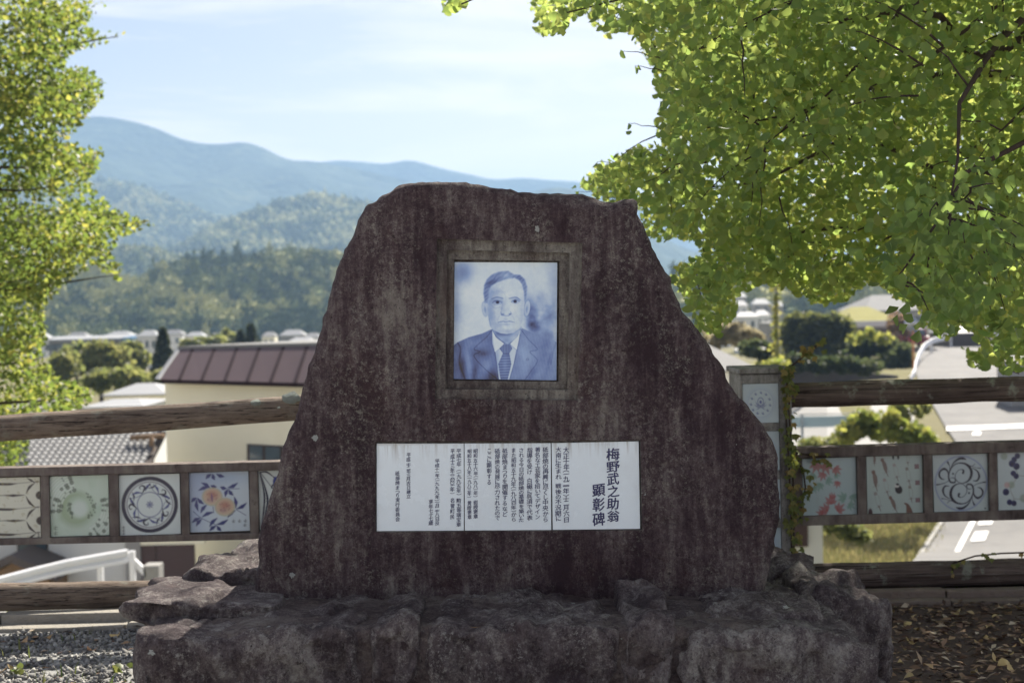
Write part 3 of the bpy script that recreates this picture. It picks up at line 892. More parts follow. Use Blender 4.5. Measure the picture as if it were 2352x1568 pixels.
# ---- inscription panels
def c1(x, y): return ((1480 + x * .25515) / 1.7415, (1740 + y * .25515) / 1.7415)
def c2(x, y): return ((2020 + x * .25515) / 1.7415, (1740 + y * .25515) / 1.7415)
YI = YS + 0.010
V_, W_ = '\ufe35', '\ufe36'
panels = [
    (c1, [(103, 128), (1470, 127), (1471, 1494), (104, 1503)], [
        (432, 560, 1350, 76, '砥部焼まつり実行委員会'), (603, 272, 990, 72, '平成二十二年三月吉日建立'),
        (955, 1003, 1410, 74, '享年七十七歳'), (1052, 370, 1412, 76, '平成十一年' + V_ + '一九九九年' + W_ + '一月二十八日没'),
        (1292, 206, 1318, 74, '平成十三年' + V_ + '二〇〇一年' + W_ + '　名誉町民'), (1392, 206, 1436, 78, '平成七年　' + V_ + '一九九五年' + W_ + '　勲五等瑞宝章')]),
    (c1, [(1481, 127), (2834, 122), (2842, 1485), (1486, 1493)], [
        (1558, 214, 1316, 70, '昭和五十八年' + V_ + '一九八三年' + W_ + '　黄綬褒章'), (1655, 212, 1306, 74, '昭和五十六年' + V_ + '一九八一年' + W_ + '　紺綬褒章'),
        (1870, 205, 780, 80, 'ここに顕彰する'), (1998, 204, 1336, 86, '砥部焼の発展に尽力されたので'), (2115, 200, 1278, 90, '砥部焼まつりを開催するなど'),
        (2252, 196, 1358, 86, 'また昭和五十九年' + V_ + '一九八四年' + W_ + 'から'), (2374, 196, 1364, 88, 'される今日の砥部焼の基礎を築いた'),
        (2503, 192, 1334, 92, '指導を受け　白磁に呉須で代表'), (2628, 182, 1318, 92, '著名な工芸家を招いてデザイン'), (2752, 180, 1364, 96, '砥部焼の再興に尽くし中央から')]),
    (c2, [(731, 122), (2096, 94), (2120, 1466), (749, 1483)], [
        (836, 180, 1336, 98, '大南に生まれ　戦後の不況期に'), (960, 182, 1370, 104, '大正十年' + V_ + '一九二一年' + W_ + '十二月六日'),
        (1695, 200, 1362, 205, '梅野武之助翁'), (1468, 742, 1430, 200, '顕彰碑')]),
]
tcur = bpy.data.curves.new('glyph', 'FONT'); tob = bpy.data.objects.new('glyph', tcur); COL.objects.link(tob)
glyphs = {}
def glyph(ch, bold):
    key = (ch, bold)
    if key not in glyphs:
        tcur.body = ch; tcur.offset = bold; tcur.resolution_u = 2
        d = bpy.context.evaluated_depsgraph_get(); d.update()
        me = bpy.data.meshes.new_from_object(tob.evaluated_get(d))
        v = np.array([q.co[:2] for q in me.vertices]); f = [list(q.vertices) for q in me.polygons]
        bpy.data.meshes.remove(me)
        glyphs[key] = (v, f)
    return glyphs[key]
for ci, (cf, quad, cols) in enumerate(panels):
    fr = [P(*cf(*q), YI) for q in quad]
    pn = prism('inscription_panel', fr, [p + Vector((0, 0.012, 0)) for p in fr], M_ceramic, memorial, 0.0012)
    tag(pn, ['white ceramic panel with five columns of dates and signature', 'white ceramic panel packed with ten columns of ink writing', 'white ceramic panel with the large brushed title'][ci])
    for cx, y0, y1, wd, text in cols:
        LV, LF = [], []
        n = len(text)
        weights = [0.42 if ch in (V_, W_) else 0.50 if ch in '一二〇' else 0.62 if ch in '　' else 0.8 if ch in '三十八七くしりいこにつの' else 1.0 for ch in text]
        tot = sum(weights); y = y0
        for ch, wt in zip(text, weights):
            hh = (y1 - y0) * wt / tot
            if ch != '　':
                v, f = glyph(ch, 0.0)
                if len(v):
                    r = random.uniform(-0.06, 0.06); ca, sa = math.cos(r), math.sin(r)
                    q = v - np.array([0.5, 0.38])
                    if ch in (V_, W_): q = q - np.array([0, q[:, 1].mean()])
                    q = q * np.array([random.uniform(0.94, 1.06), random.uniform(0.94, 1.06)])
                    q = np.c_[q[:, 0] * ca - q[:, 1] * sa, q[:, 0] * sa + q[:, 1] * ca + 0.10 * q[:, 0]]   # brush slant
                    sy = min(hh / wt * 1.02, wd * 1.12) if ch not in (V_, W_) else wd
                    ox = cx + random.uniform(-3, 3)
                    bw = 0.024 if wd > 150 else 0.013
                    for ci2, (du, dw) in enumerate(((-bw, 0), (bw, 0), (0, -bw * .7), (0, bw * .7))):   # brush weight
                        b = len(LV)
                        for u, w in q:
                            LV.append(P(*cf(ox + (u + du) * wd, y + hh / 2 - (w + dw) * sy), YI - 0.0010 - 0.0002 * ci2))
                        LF += [[b + i for i in k] for k in f]
            y += hh
        mesh_obj('lettering', LV, LF, M_ink, pn)
bpy.data.objects.remove(tob, do_unlink=True)

# ================================================================= BASE OF BOULDERS
base = thing('stone_base', Vector((0, 4.9, 0.0)), 'low mound of mortared dark boulders carrying the memorial stone', 'stone base')
rock('mortar', [(420, 1900), (432, 1458), (560, 1438), (1000, 1432), (1500, 1432), (1720, 1434), (1850, 1442), (1905, 1478), (1960, 1900)], 4.425, 1.04, 0.045, M_mortar, base, n=260, rough=0.014, low=0.02, seed=31, facet=0.02, face_rings=16)
B = [
    ('b', [(295, 1900), (303, 1560), (313, 1505), (330, 1468), (425, 1458), (500, 1456), (600, 1456), (690, 1452), (740, 1436), (790, 1426), (824, 1440), (836, 1500), (845, 1600), (850, 1900)], 4.40, 0.55, 0.055, 0.014, 0.03, 1),
    ('b', [(281, 1396), (288, 1380), (330, 1374), (420, 1378), (520, 1384), (640, 1388), (650, 1425), (560, 1440), (470, 1450), (380, 1449), (335, 1436), (296, 1418)], 4.68, 0.45, 0.035, 0.010, 0.02, 2),
    ('b', [(405, 1480), (406, 1350), (411, 1332), (428, 1320), (450, 1311), (494, 1306), (560, 1304), (640, 1302), (660, 1480)], 5.05, 0.45, 0.05, 0.012, 0.03, 3),
    ('b', [(505, 1420), (520, 1293), (524, 1283), (540, 1279), (564, 1268), (596, 1262), (680, 1262), (690, 1420)], 5.45, 0.35, 0.045, 0.012, 0.03, 4),
    ('b', [(340, 1900), (352, 1445), (450, 1430), (560, 1430), (575, 1900)], 4.80, 0.5, 0.05, 0.012, 0.03, 5),
    ('b', [(856, 1900), (852, 1500), (852, 1450), (868, 1426), (925, 1418), (960, 1432), (967, 1490), (955, 1560), (930, 1640), (930, 1900)], 4.41, 0.45, 0.05, 0.012, 0.03, 6),
    ('b', [(985, 1900), (975, 1560), (984, 1490), (992, 1440), (1012, 1424), (1100, 1421), (1250, 1428), (1370, 1438), (1418, 1452), (1420, 1510), (1402, 1560), (1380, 1660), (1380, 1900)], 4.40, 0.5, 0.055, 0.014, 0.035, 7),
    ('p', [(1440, 1900), (1428, 1560), (1432, 1450), (1442, 1414), (1500, 1404), (1544, 1407), (1553, 1440), (1546, 1500), (1530, 1580), (1528, 1900)], 4.42, 0.45, 0.045, 0.012, 0.03, 8),
    ('b', [(1575, 1900), (1562, 1560), (1566, 1500), (1578, 1462), (1640, 1446), (1740, 1438), (1860, 1446), (1955, 1458), (1985, 1486), (2008, 1530), (2036, 1580), (2060, 1900)], 4.38, 0.5, 0.06, 0.016, 0.04, 9),
    ('b', [(1835, 1900), (1838, 1420), (1846, 1372), (1884, 1350), (1950, 1356), (2020, 1376), (2046, 1402), (2048, 1450), (2040, 1530), (2042, 1900)], 4.84, 0.45, 0.06, 0.016, 0.035, 10),
    ('b', [(1745, 1480), (1756, 1336), (1768, 1304), (1800, 1295), (1848, 1298), (1878, 1320), (1868, 1342), (1870, 1480)], 5.25, 0.35, 0.04, 0.014, 0.03, 11),
    ('b', [(1595, 1600), (1604, 1412), (1690, 1396), (1790, 1392), (1870, 1402), (1895, 1440), (1900, 1600)], 4.58, 0.45, 0.05, 0.014, 0.03, 12),
    ('b', [(1760, 1500), (1768, 1372), (1800, 1352), (1860, 1350), (1900, 1366), (1910, 1500)], 5.0, 0.4, 0.05, 0.014, 0.03, 13),
    ('b', [(905, 1700), (935, 1560), (960, 1500), (985, 1505), (990, 1560), (990, 1700)], 4.46, 0.3, 0.03, 0.01, 0.02, 14),
    ('b', [(1395, 1700), (1408, 1560), (1425, 1530), (1440, 1570), (1445, 1700)], 4.44, 0.3, 0.03, 0.01, 0.02, 15),
]
for mt, ol, yf, dp, R, ro, lo, sd in B:
    rock('boulder', ol, yf, dp, R * 0.72, M_pale_boulder if mt == 'p' else M_boulder, base, n=170, rough=ro, low=lo * 0.55, seed=sd * 7.3, facet=0.07, face_rings=16)
# flat stones bedded in the mortar in front of the slab
for k, (x0, x1, y0, y1) in enumerate([(640, 800, 1392, 1408), (812, 1000, 1396, 1412), (1010, 1230, 1388, 1402), (1250, 1400, 1392, 1408), (1420, 1600, 1386, 1400), (560, 700, 1412, 1426), (730, 880, 1414, 1424)]):
    a0, a1 = P(x0, y1, 4.62), P(x1, y1, 4.62)
    zt = a0.z
    poly = []
    nn = 16; cxm = (a0.x + a1.x) / 2; hw = (a1.x - a0.x) / 2; dy = 0.10 + 0.03 * (k % 3)
    cyy = 4.70 + 0.04 * (k % 2) if k < 5 else 4.60
    for i in range(nn):
        th = 2 * math.pi * i / nn
        rr = 1 + 0.22 * mnoise.noise(Vector((k * 3.1, math.cos(th) * 1.5, math.sin(th) * 1.5)))
        poly.append((cxm + hw * rr * math.copysign(abs(math.cos(th)) ** 0.7, math.cos(th)), cyy + dy * rr * math.sin(th)))
    zc = P(1176, 1420, 4.62).z + 0.004
    Vt, Ft = [], []
    for lv, (s, z) in enumerate([(1.05, zc - 0.06), (1.0, zc - 0.006), (0.9, zc + 0.006), (0.45, zc + 0.010)]):
        for x, y in poly:
            xx, yy = cxm + (x - cxm) * s, cyy + (y - cyy) * s
            Vt.append((xx, yy, z + 0.008 * mnoise.noise(Vector((xx * 14, yy * 14, k)))))
    for lv in range(3):
        for i in range(nn):
            j = (i + 1) % nn; Ft.append([lv * nn + i, lv * nn + j, (lv + 1) * nn + j, (lv + 1) * nn + i])
    Ft.append([3 * nn + i for i in range(nn)])
    mesh_obj('bedded_stone', Vt, Ft, M_boulder, base, True)

# ================================================================= FENCE
def wood_mat(name, dark, light, lich=0.5):
    g = G(name)
    p = g.pos()
    gr = g.noise(g.map(p, (1.2, 14, 26)), 3.0, 8, 0.65, 0.3)
    cr = g.noise(g.map(p, (0.8, 30, 60)), 2.0, 5, 0.7, 0.2)
    big = g.noise(p, 3.5, 5, 0.6)
    f = g.math('ADD', g.math('MULTIPLY', gr, 0.6), g.math('MULTIPLY', big, 0.4))
    col = g.ramp(f, [(0.34, dark), (0.66, light)])
    col = g.mix(g.ramp(cr, [(0.38, 1.0), (0.45, 0.0)]), col, tuple(c * 0.25 for c in dark))
    lm = g.math('MULTIPLY', g.ramp(g.noise(p, 9, 6, 0.7), [(0.57, 0.0), (0.66, 1.0)]), lich)
    col = g.mix(lm, col, (0.30, 0.32, 0.26))
    return g.done(g.bsdf(col, 0.9, g.bump(g.math('ADD', gr, g.math('MULTIPLY', cr, 1.6)), 0.9, 0.008), 0.2))
M_log = wood_mat('weathered_log', (0.075, 0.052, 0.043), (0.28, 0.225, 0.175), 0.3)
M_log_mossy = wood_mat('mossy_log', (0.055, 0.038, 0.035), (0.21, 0.165, 0.14), 0.8)
g = G('stained_concrete_frame')
p = g.pos()
st = g.noise(g.map(p, (6, 6, 1.2)), 3.0, 7, 0.65, 0.5); fn = g.noise(p, 140, 6, 0.7); bg = g.noise(p, 5, 6, 0.65)
col = g.ramp(g.math('ADD', g.math('MULTIPLY', st, 0.45), g.math('MULTIPLY', bg, 0.55)), [(0.36, (0.06, 0.045, 0.042)), (0.5, (0.155, 0.128, 0.115)), (0.66, (0.26, 0.235, 0.20))])
col = g.mix(g.ramp(g.noise(p, 16, 7, 0.75), [(0.60, 0.0), (0.72, 0.75)]), col, (0.035, 0.026, 0.024))
M_frame = g.done(g.bsdf(col, 0.92, g.bump(g.math('ADD', fn, bg), 0.5, 0.006), 0.2))
M_post = stone_mat('post_concrete', (0.11, 0.10, 0.095), (0.26, 0.25, 0.23), (0.36, 0.35, 0.33), (0.40, 0.42, 0.38), streak=(8, 8, 1.0), amount=0.4, spots=False, bs=0.5)
M_lichen = plain('pale_lichen', (0.36, 0.40, 0.36), 0.95, 0.35, 60, 0.8, 0.1)

# --- tile pictures (0..100, x right, y down)
INK = (30, 32, 62); BLUE = (62, 72, 130); PALE = (206, 216, 214); CREAM = (214, 218, 206)
def leafshape(a, x0, y0, x1, y1, w, col, bend=0.0, alpha=1.0):
    mx, my = (x0 + x1) / 2 - (y1 - y0) * bend, (y0 + y1) / 2 + (x1 - x0) * bend
    a.lay(a.cov(a.line([(x0, y0), (mx, my), (x1, y1)], (0.4, w, 0.3))), col, alpha)
def newart(base, n=84): return Art(n, n, 0, 0, 100, 100, base)
def sig_mark(a, x, y, n, s=4.5, col=(40, 40, 50)):
    for k in range(n):
        yy = y + k * s * 1.25
        a.lay(a.cov(a.line([(x - s * .45, yy), (x + s * .45, yy - s * .1)], 0.8)), col, .8)
        a.lay(a.cov(a.line([(x, yy - s * .45), (x - s * .1, yy + s * .5)], 0.8)), col, .8)
        a.lay(a.cov(a.line([(x - s * .4, yy + s * .35), (x + s * .4, yy + s * .4)], 0.7)), col, .8)
def tile_spindles():
    a = newart((205, 206, 190))
    dk = (48, 40, 44)
    for k in range(3):
        y = 9 + k * 41.0
        a.lay(a.cov(a.line([(-2, y), (22, y + .6), (48, y + 1.5), (62, y + .5), (88, y - 1.5)], (4.5, 4.5, 4, 0.8, .5))), dk)
        leafshape(a, 90, y - 1, 100, y - 2, 2.2, dk)
        y2 = y + 20.5
        a.lay(a.cov(a.line([(-2, y2), (36, y2 - 1), (54, y2 - .5), (74, y2 - 1)], (.5, 1, 4.2, .5))), dk)
        leafshape(a, 92, y, 76, y2 - 3, 4.6, dk, 0.10); leafshape(a, 76, y2 + 1, 92, y + 40, 4.6, dk, 0.10)
        a.lay(a.cov(a.ell(101, y2, 8.5, 7)), dk)
    leafshape(a, 78, 1, 92, 9, 3.5, dk)
    nz = a.noise(0.12, 3, 3); a.lay((nz > 0.42) * 0.35, (150, 140, 95))
    sig_mark(a, 96, 92, 2, 3, dk)
    return a
def tile_dots():
    a = newart((188, 205, 190))
    nz = a.noise(0.03, 1, 4); a.lay(np.clip(nz * 1.2 + .2, 0, 1), (165, 190, 168), .6)
    a.lay(a.cov(a.ell(44, 55, 30, 29), 12) - a.cov(a.ell(50, 52, 19, 17), 10), (140, 160, 125), .75)
    a.lay(a.cov(a.ell(50, 55, 13, 13), 8), (200, 212, 205), .8)
    r = random.Random(3); dk = (78, 92, 80)
    for k in range(12):
        rad = 33 + k * 4.4
        pts = [(52 + rad * math.cos(t), 55 + rad * .98 * math.sin(t)) for t in np.linspace(math.pi * 1.0 - .1, math.pi * 1.42, 8)]
        a.lay(a.cov(a.line(pts, 1.6)), (214, 222, 216), .9)
        for t in np.linspace(math.pi * .98, math.pi * 1.4, 7):
            if r.random() < .62:
                a.lay(a.cov(a.ell(52 + rad * math.cos(t), 55 + rad * math.sin(t), r.choice((1.4, 2.2, 3.2, 3.8)))), dk, .75)
    for k in range(6):
        rad = 40 + k * 4.5
        pts = [(50 + rad * math.cos(t), 52 + rad * math.sin(t)) for t in np.linspace(-.2, 1.15, 8)]
        a.lay(a.cov(a.line(pts, 1.6)), (214, 222, 216), .8)
        for t in np.linspace(-.25, 1.2, 8):
            if r.random() < .55: a.lay(a.cov(a.ell(50 + rad * math.cos(t), 52 + rad * math.sin(t), r.choice((1.5, 2.2, 3.4)))), dk, .75)
    for k in range(16):
        t = -1.0 + k * .12; rr = 27 + r.uniform(-5, 4)
        a.lay(a.cov(a.ell(48 + rr * math.cos(t), 52 + rr * math.sin(t), r.choice((1.4, 2.2, 3.6)))), dk, .7)
        t = 2.2 + k * .1; rr = 15 + r.uniform(-2, 4)
        a.lay(a.cov(a.ell(48 + rr * math.cos(t), 54 + rr * math.sin(t), r.choice((1.2, 1.8, 2.8)))), dk, .7)
    sig_mark(a, 9, 85, 2, 7, (70, 78, 62))
    return a
def tile_plate():
    a = newart(PALE)
    cx, cy = 50, 50
    a.lay(a.cov(a.ring(cx, cy, 43.4, 6.4)), INK); a.lay(a.cov(a.ring(cx, cy, 39.6, 1.2)), (176, 180, 184)); a.lay(a.cov(a.ring(cx, cy, 37.4, 1.3)), (90, 80, 100))
    a.lay(a.cov(a.ring(cx, cy, 20.5, 1.3)), BLUE)
    for k in range(5):
        t = k * 2 * math.pi / 5 + .3
        def q(r, d): return (cx + r * math.cos(t + d), cy + r * math.sin(t + d))
        a.lay(a.cov(a.line([q(22, 0), q(25, .25), q(30, .38), q(34, .28), q(33, .12), q(30, .14)], (1.2, 2.0, 3.4, 2.4, 1.4, 1))), INK)
        leafshape(a, *q(23, .1), *q(34, -.42), 4, BLUE, .12); leafshape(a, *q(24, .35), *q(35, .72), 4.6, BLUE, -.1)
        leafshape(a, *q(27, .6), *q(35.5, .98), 3.2, INK, .1); leafshape(a, *q(23, .15), *q(29, .55), 3.2, INK, -.15)
        a.lay(a.cov(a.line([q(22, -.1), q(24, -.35), q(29, -.5), q(33, -.58)], .8)), BLUE); a.lay(a.cov(a.ell(*q(33.6, -.6), 1.4)), INK)
    for k in range(8):
        t = k * math.pi / 4; leafshape(a, cx, cy, cx + 6.5 * math.cos(t), cy + 6.5 * math.sin(t), 1.7, BLUE, .25)
    sig_mark(a, 6, 86, 3, 4)
    return a
def tile_fruit():
    a = newart((200, 212, 218))
    a.lay(a.gauss(0, 0, 60, 45), (126, 142, 184), .7); a.lay(a.gauss(60, 8, 50, 14), (165, 185, 210), .7); a.lay(a.gauss(5, 70, 22, 40), (150, 168, 205), .6)
    b = (58, 64, 118)
    for l in ((38, 3, 28, 11), (40, 3, 43, 13), (46, 3, 60, 8), (35, 27, 20, 17), (34, 25, 15, 30), (36, 22, 46, 25), (52, 25, 63, 28), (64, 27, 82, 19), (65, 29, 60, 42), (66, 30, 74, 40), (12, 42, 3, 49), (13, 42, 24, 53), (12, 44, 14, 65), (29, 54, 18, 68), (40, 67, 20, 75), (18, 76, 3, 84), (20, 78, 10, 90), (46, 77, 32, 92), (44, 88, 64, 80), (44, 90, 32, 99), (45, 90, 52, 99), (77, 62, 75, 42), (78, 63, 96, 53), (77, 65, 63, 77)):
        leafshape(a, *l, 6.4, b, .08)
    for s in ([(6, 65), (20, 77), (44, 89)], [(66, 29), (84, 29)], [(78, 64), (94, 74)], [(40, 68), (39, 58)]):
        a.lay(a.cov(a.line(s, .9)), b)
    for cx, cy in ((38, 41), (59, 59)):
        a.lay(a.cov(a.ell(cx, cy, 16.5, 14.5), 4), (200, 182, 158)); a.lay(a.cov(np.abs(a.ell(cx, cy, 16, 14.5)) - .5, 3), (160, 170, 130), .8)
        a.lay(a.gauss(cx, cy - 3, 10, 8), (172, 104, 94), .7); a.lay(a.gauss(cx - 3, cy + 6, 6, 4), (150, 110, 130), .5)
        for k in range(12): a.lay(a.cov(a.ell(cx + 10 * math.sin(k * 2.4) * .8, cy + 7 * math.cos(k * 1.9) * .8, 1.2)), (140, 80, 100), .5)
    leafshape(a, 37, 34, 38, 50, 4, (130, 100, 130))
    for cx, cy in ((73, 83), (83, 83), (93, 83), (92, 90)):
        sig_mark(a, cx, cy, 1, 5)
    return a
def tile_boat():
    a = newart((204, 212, 208))
    for pts, w in (([(2, 3), (9, 40), (7, 70), (2, 98)], (1, 3, 3, 1)), ([(3, 3), (14, 45), (11, 70), (4, 97)], (1, 3.5, 3, 1)), ([(4, 4), (24, 32)], 1), ([(3, 3), (14, 3), (26, 12)], (2, 3, 1)), ([(26, 12), (40, 30), (46, 60), (40, 90)], (2, 4, 4, 1)), ([(22, 30), (24, 25), (30, 27)], 2.5), ([(12, 48), (30, 50)], .7), ([(12, 52), (30, 53)], .7), ([(60, 10), (80, 50), (62, 92)], (1, 4, 1))):
        a.lay(a.cov(a.line(pts, w)), INK)
    a.lay(a.cov(a.ell(30, 20, 6, 9)), BLUE); a.lay(a.cov(a.ell(70, 50, 9)), BLUE)
    return a
def maple(a, cx, cy, r, ang, col, alpha=.9):
    for k, L in zip((-2, -1, 0, 1, 2), (.62, .85, 1, .85, .62)):
        t = ang + k * .62
        a.lay(a.cov(a.line([(cx, cy), (cx + r * .5 * L * math.cos(t), cy + r * .5 * L * math.sin(t)), (cx + r * L * math.cos(t), cy + r * L * math.sin(t))], (1.5, r * .34, .3)), 2), col, alpha)
def tile_maple():
    a = newart((168, 186, 188))
    for q in ((22, 28, 14, 2.4), (32, 44, 15, 1.8), (45, 38, 14, .5), (20, 50, 12, 1.2), (60, 30, 11, .2), (78, 72, 17, 3.6), (92, 66, 15, 1.2), (85, 82, 14, .6)):
        maple(a, *q, (120, 152, 138), .75)
    for q in ((27, 8, 20, 2.0), (42, 10, 21, 1.2), (38, 26, 15, 1.9), (60, 18, 16, .8), (65, 42, 12, 1.8), (52, 80, 19, 4.6), (45, 92, 18, 3.6), (63, 92, 18, 5.6), (36, 97, 14, 3.4), (56, 70, 11, 4.4)):
        maple(a, *q, (158, 92, 92), .8)
    return a
def tile_birds():
    a = newart((170, 184, 180))
    br = (110, 84, 76); dk = (40, 36, 44)
    def bird(x, y, s, ang, col, outline=False):
        c, si = math.cos(ang), math.sin(ang)
        def q(u, v): return (x + s * (u * c - v * si), y + s * (u * si + v * c))
        body = a.line([q(0, -5.5), q(.6, -2), q(.4, 2), q(0, 5)], (s * 1.6, s * 3.6, s * 3.4, s * .9))
        if outline: a.lay(a.cov(np.abs(body) - .25, 1.6), col, .55)
        else: a.lay(a.cov(body), col, .85)
        a.lay(a.cov(a.ell(*q(0, -6), s * 1.6)), col, .9 if not outline else .6)
        a.lay(a.cov(a.line([q(0, 4.5), q(.6, 9)], (s * 1.1, s * .6))), br, .8)
        a.lay(a.cov(a.line([q(-2.2, 5.4), q(3, 5)], .7)), br, .6)
    for x, y, s, an, col, o in ((14, 40, 2.2, -.15, br, 0), (32, 18, 2.0, -.3, br, 0), (52, 27, 1.9, -.2, (150, 130, 126), 1), (74, 34, 1.9, -.15, br, 1), (34, 52, 1.9, -.2, (150, 120, 116), 1), (78, 65, 1.8, -.1, br, 1), (18, 76, 2.1, -.25, (130, 110, 108), 1), (46, 82, 1.9, -.4, br, 0), (14, 6, 1.2, 0, br, 0), (74, 6, 1.2, 0, br, 1)):
        bird(x, y, s, an, col, bool(o))
    a.lay(a.cov(a.ell(57, 58, 6.5, 7.5, -.4)), dk); a.lay(a.cov(a.ell(54, 51.5, 4, 3)), (205, 205, 200)); a.lay(a.cov(a.ell(55, 49, 3, 2)), dk)
    a.lay(a.cov(a.line([(67, 82), (72, 85), (75, 94), (76, 101)], (2, 5, 10, 13))), br); a.lay(a.cov(a.ell(5, 97, 4, 8)), (70, 50, 56))
    for x, y in ((90, 19), (91, 47), (91, 77)):
        a.lay(a.cov(np.maximum(abs(a.X - x), abs(a.Y - y)) - 3.8), (110, 76, 84)); a.lay(a.cov(np.abs(np.hypot(a.X - x, a.Y - y) - 2) - .3), (190, 180, 180), .7)
    for x in (48, 57): a.lay(a.cov(a.ell(x, 2, 1.8, 4)), (20, 14, 18))
    return a
def tile_arabesque():
    a = newart((180, 192, 192))
    ink = (28, 26, 48)
    a.lay(a.cov(a.ring(50, 50, 46.5, 2.6), 3), (110, 120, 170), .75); a.lay(a.cov(a.ell(50, 50, 45)), (172, 184, 192), .6)
    def both(pts, w):
        for s in (1, -1):
            a.lay(a.cov(a.line([(50 + s * (x - 50), 50 + s * (y - 50)) for x, y in pts], w)), ink)
    both([(54, 32), (55, 28), (51, 26), (45, 28), (40, 35), (41, 43), (48, 49), (57, 49), (65, 44), (69, 35), (68, 26), (61, 18), (52, 15), (42, 16), (34, 22), (29, 31), (28, 40), (31, 47), (38, 48), (40, 44), (37, 40), (32, 40)], (4, 3, 1, 1, 1.2, 1.2, 1, 2.5, 4.5, 5, 4.5, 3, 2, 2, 2, 3, 3, 3, 2, 1.5, 1))
    both([(28, 36), (26, 28), (20, 24), (13, 28), (11, 35), (15, 41), (20, 42)], (1, 3, 4, 3, 3.5, 2.5, .8))
    both([(30, 42), (24, 47), (14, 50), (6, 51)], (1, 1, 1.4, 2.5))
    both([(30, 30), (36, 16), (46, 8), (54, 7), (60, 9)], (1, 2, 4, 4.5, 1)); both([(30, 28), (30, 20), (27, 13)], (.8, 1, 3.5))
    both([(62, 19), (70, 21), (76, 17)], (3, 1.5, .5)); both([(71, 24), (80, 30), (83, 39), (79, 46), (72, 46)], (.8, 2.5, 4, 3, 1)); both([(72, 22), (79, 24), (85, 25)], (.6, .8, 2))
    for s in (1, -1): a.lay(a.cov(a.ell(50 - s * 14, 50 - s * 17, 1.8)), ink)
    sig_mark(a, 93, 94, 1, 3)
    return a
def tile_berries():
    a = newart((182, 194, 196))
    for s in ([(38, 4), (30, 22), (36, 40), (22, 62), (28, 80), (20, 92)], [(36, 40), (58, 44), (76, 60)], [(28, 80), (52, 84), (74, 90)]):
        a.lay(a.cov(a.line(s, .9)), (120, 112, 104), .8)
    for x, y, r in ((12, 6, 6), (24, 56, 6), (60, 42, 7), (46, 80, 7), (66, 84, 6), (80, 30, 7), (70, 66, 7)): a.lay(a.cov(a.ell(x, y, r), 3), (140, 154, 138), .8)
    for x, y, r in ((16, 56, 5), (56, 60, 5), (50, 78, 4), (60, 76, 4), (86, 50, 5)): a.lay(a.cov(a.ell(x, y, r), 3), (188, 150, 146), .75)
    for x, y, r in ((36, 6, 5), (30, 12, 5), (26, 19, 6), (34, 24, 6), (28, 36, 5), (33, 41, 5), (14, 68, 6), (20, 86, 5), (28, 88, 5), (84, 78, 6), (90, 84, 5)):
        a.lay(a.cov(a.ell(x, y, r)), (42, 48, 96)); a.lay(a.cov(a.ell(x + 1, y + 1, r * .6), 3), (28, 26, 56), .7)
    return a
def tile_ring(kind):
    a = newart((176, 192, 198), 60)
    a.lay(a.cov(a.ring(50, 50, 36, 1.2), 2.5), (128, 142, 178), .8); a.lay(a.cov(a.ring(50, 50, 41, 4), 6), (160, 178, 194), .6)
    b = (74, 84, 140)
    for k in range(11):
        t = k * 2 * math.pi / 11 + .2
        x, y = 50 + 27 * math.cos(t), 50 + 27 * math.sin(t)
        leafshape(a, x - 4, y - 2, x + 4, y + 1, 2.6, b, .2); leafshape(a, x, y - 4, x + 1, y + 3, 2, b)
    if kind == 0:
        a.lay(a.cov(np.abs(a.ell(50, 46, 8, 10)) - .9), b); a.lay(a.cov(a.ell(50, 47, 3.5, 4.5)), b)
        for d in (-1, 1):
            leafshape(a, 50, 58, 50 + d * 14, 46, 3, b, d * .15); leafshape(a, 50, 60, 50 + d * 17, 54, 2.6, b, d * .1); leafshape(a, 50, 60, 50 + d * 12, 66, 2.2, b)
    else:
        for k in range(6):
            t = k * math.pi / 3 + kind; leafshape(a, 50, 50, 50 + 13 * math.cos(t), 50 + 13 * math.sin(t), 3.6, b, .2)
    return a

# --- planes of the fence
fdir = Vector((1.0, 0.13, 0)).normalized(); fn_l = Vector((fdir.y, -fdir.x, 0)); fp_l = Vector((0, 6.97, 0))
fn_r = Vector((0, -1, 0)); fp_r = Vector((0, 7.20, 0))
def LP(px, py, off=0.0): return onplane(px, py, fp_l + fn_l * off, fn_l)
def RP(px, py, off=0.0): return onplane(px, py, fp_r + fn_r * off, fn_r)
def slab(name, fnc, nrm, quad, off, thick, material, parent, bevel=0.004):
    fr = [fnc(x, y, off) for x, y in quad]
    return prism(name, fr, [p - nrm * thick for p in fr], material, parent, bevel)
def log_rail(name, a, b, r0, r1, material, parent, seed):
    n = 46; pts = []; rad = []
    for i in range(n):
        t = i / (n - 1); q = a.lerp(b, t)
        q = q + Vector((0, 0, 0.006 * mnoise.noise(Vector((t * 6, seed, 0)))))
        pts.append(q); rad.append((r0 + (r1 - r0) * t) * (1 + 0.05 * mnoise.noise(Vector((t * 9, seed, 3)))))
    return tube(name, pts, rad, material, parent, 22, 0.05, seed)

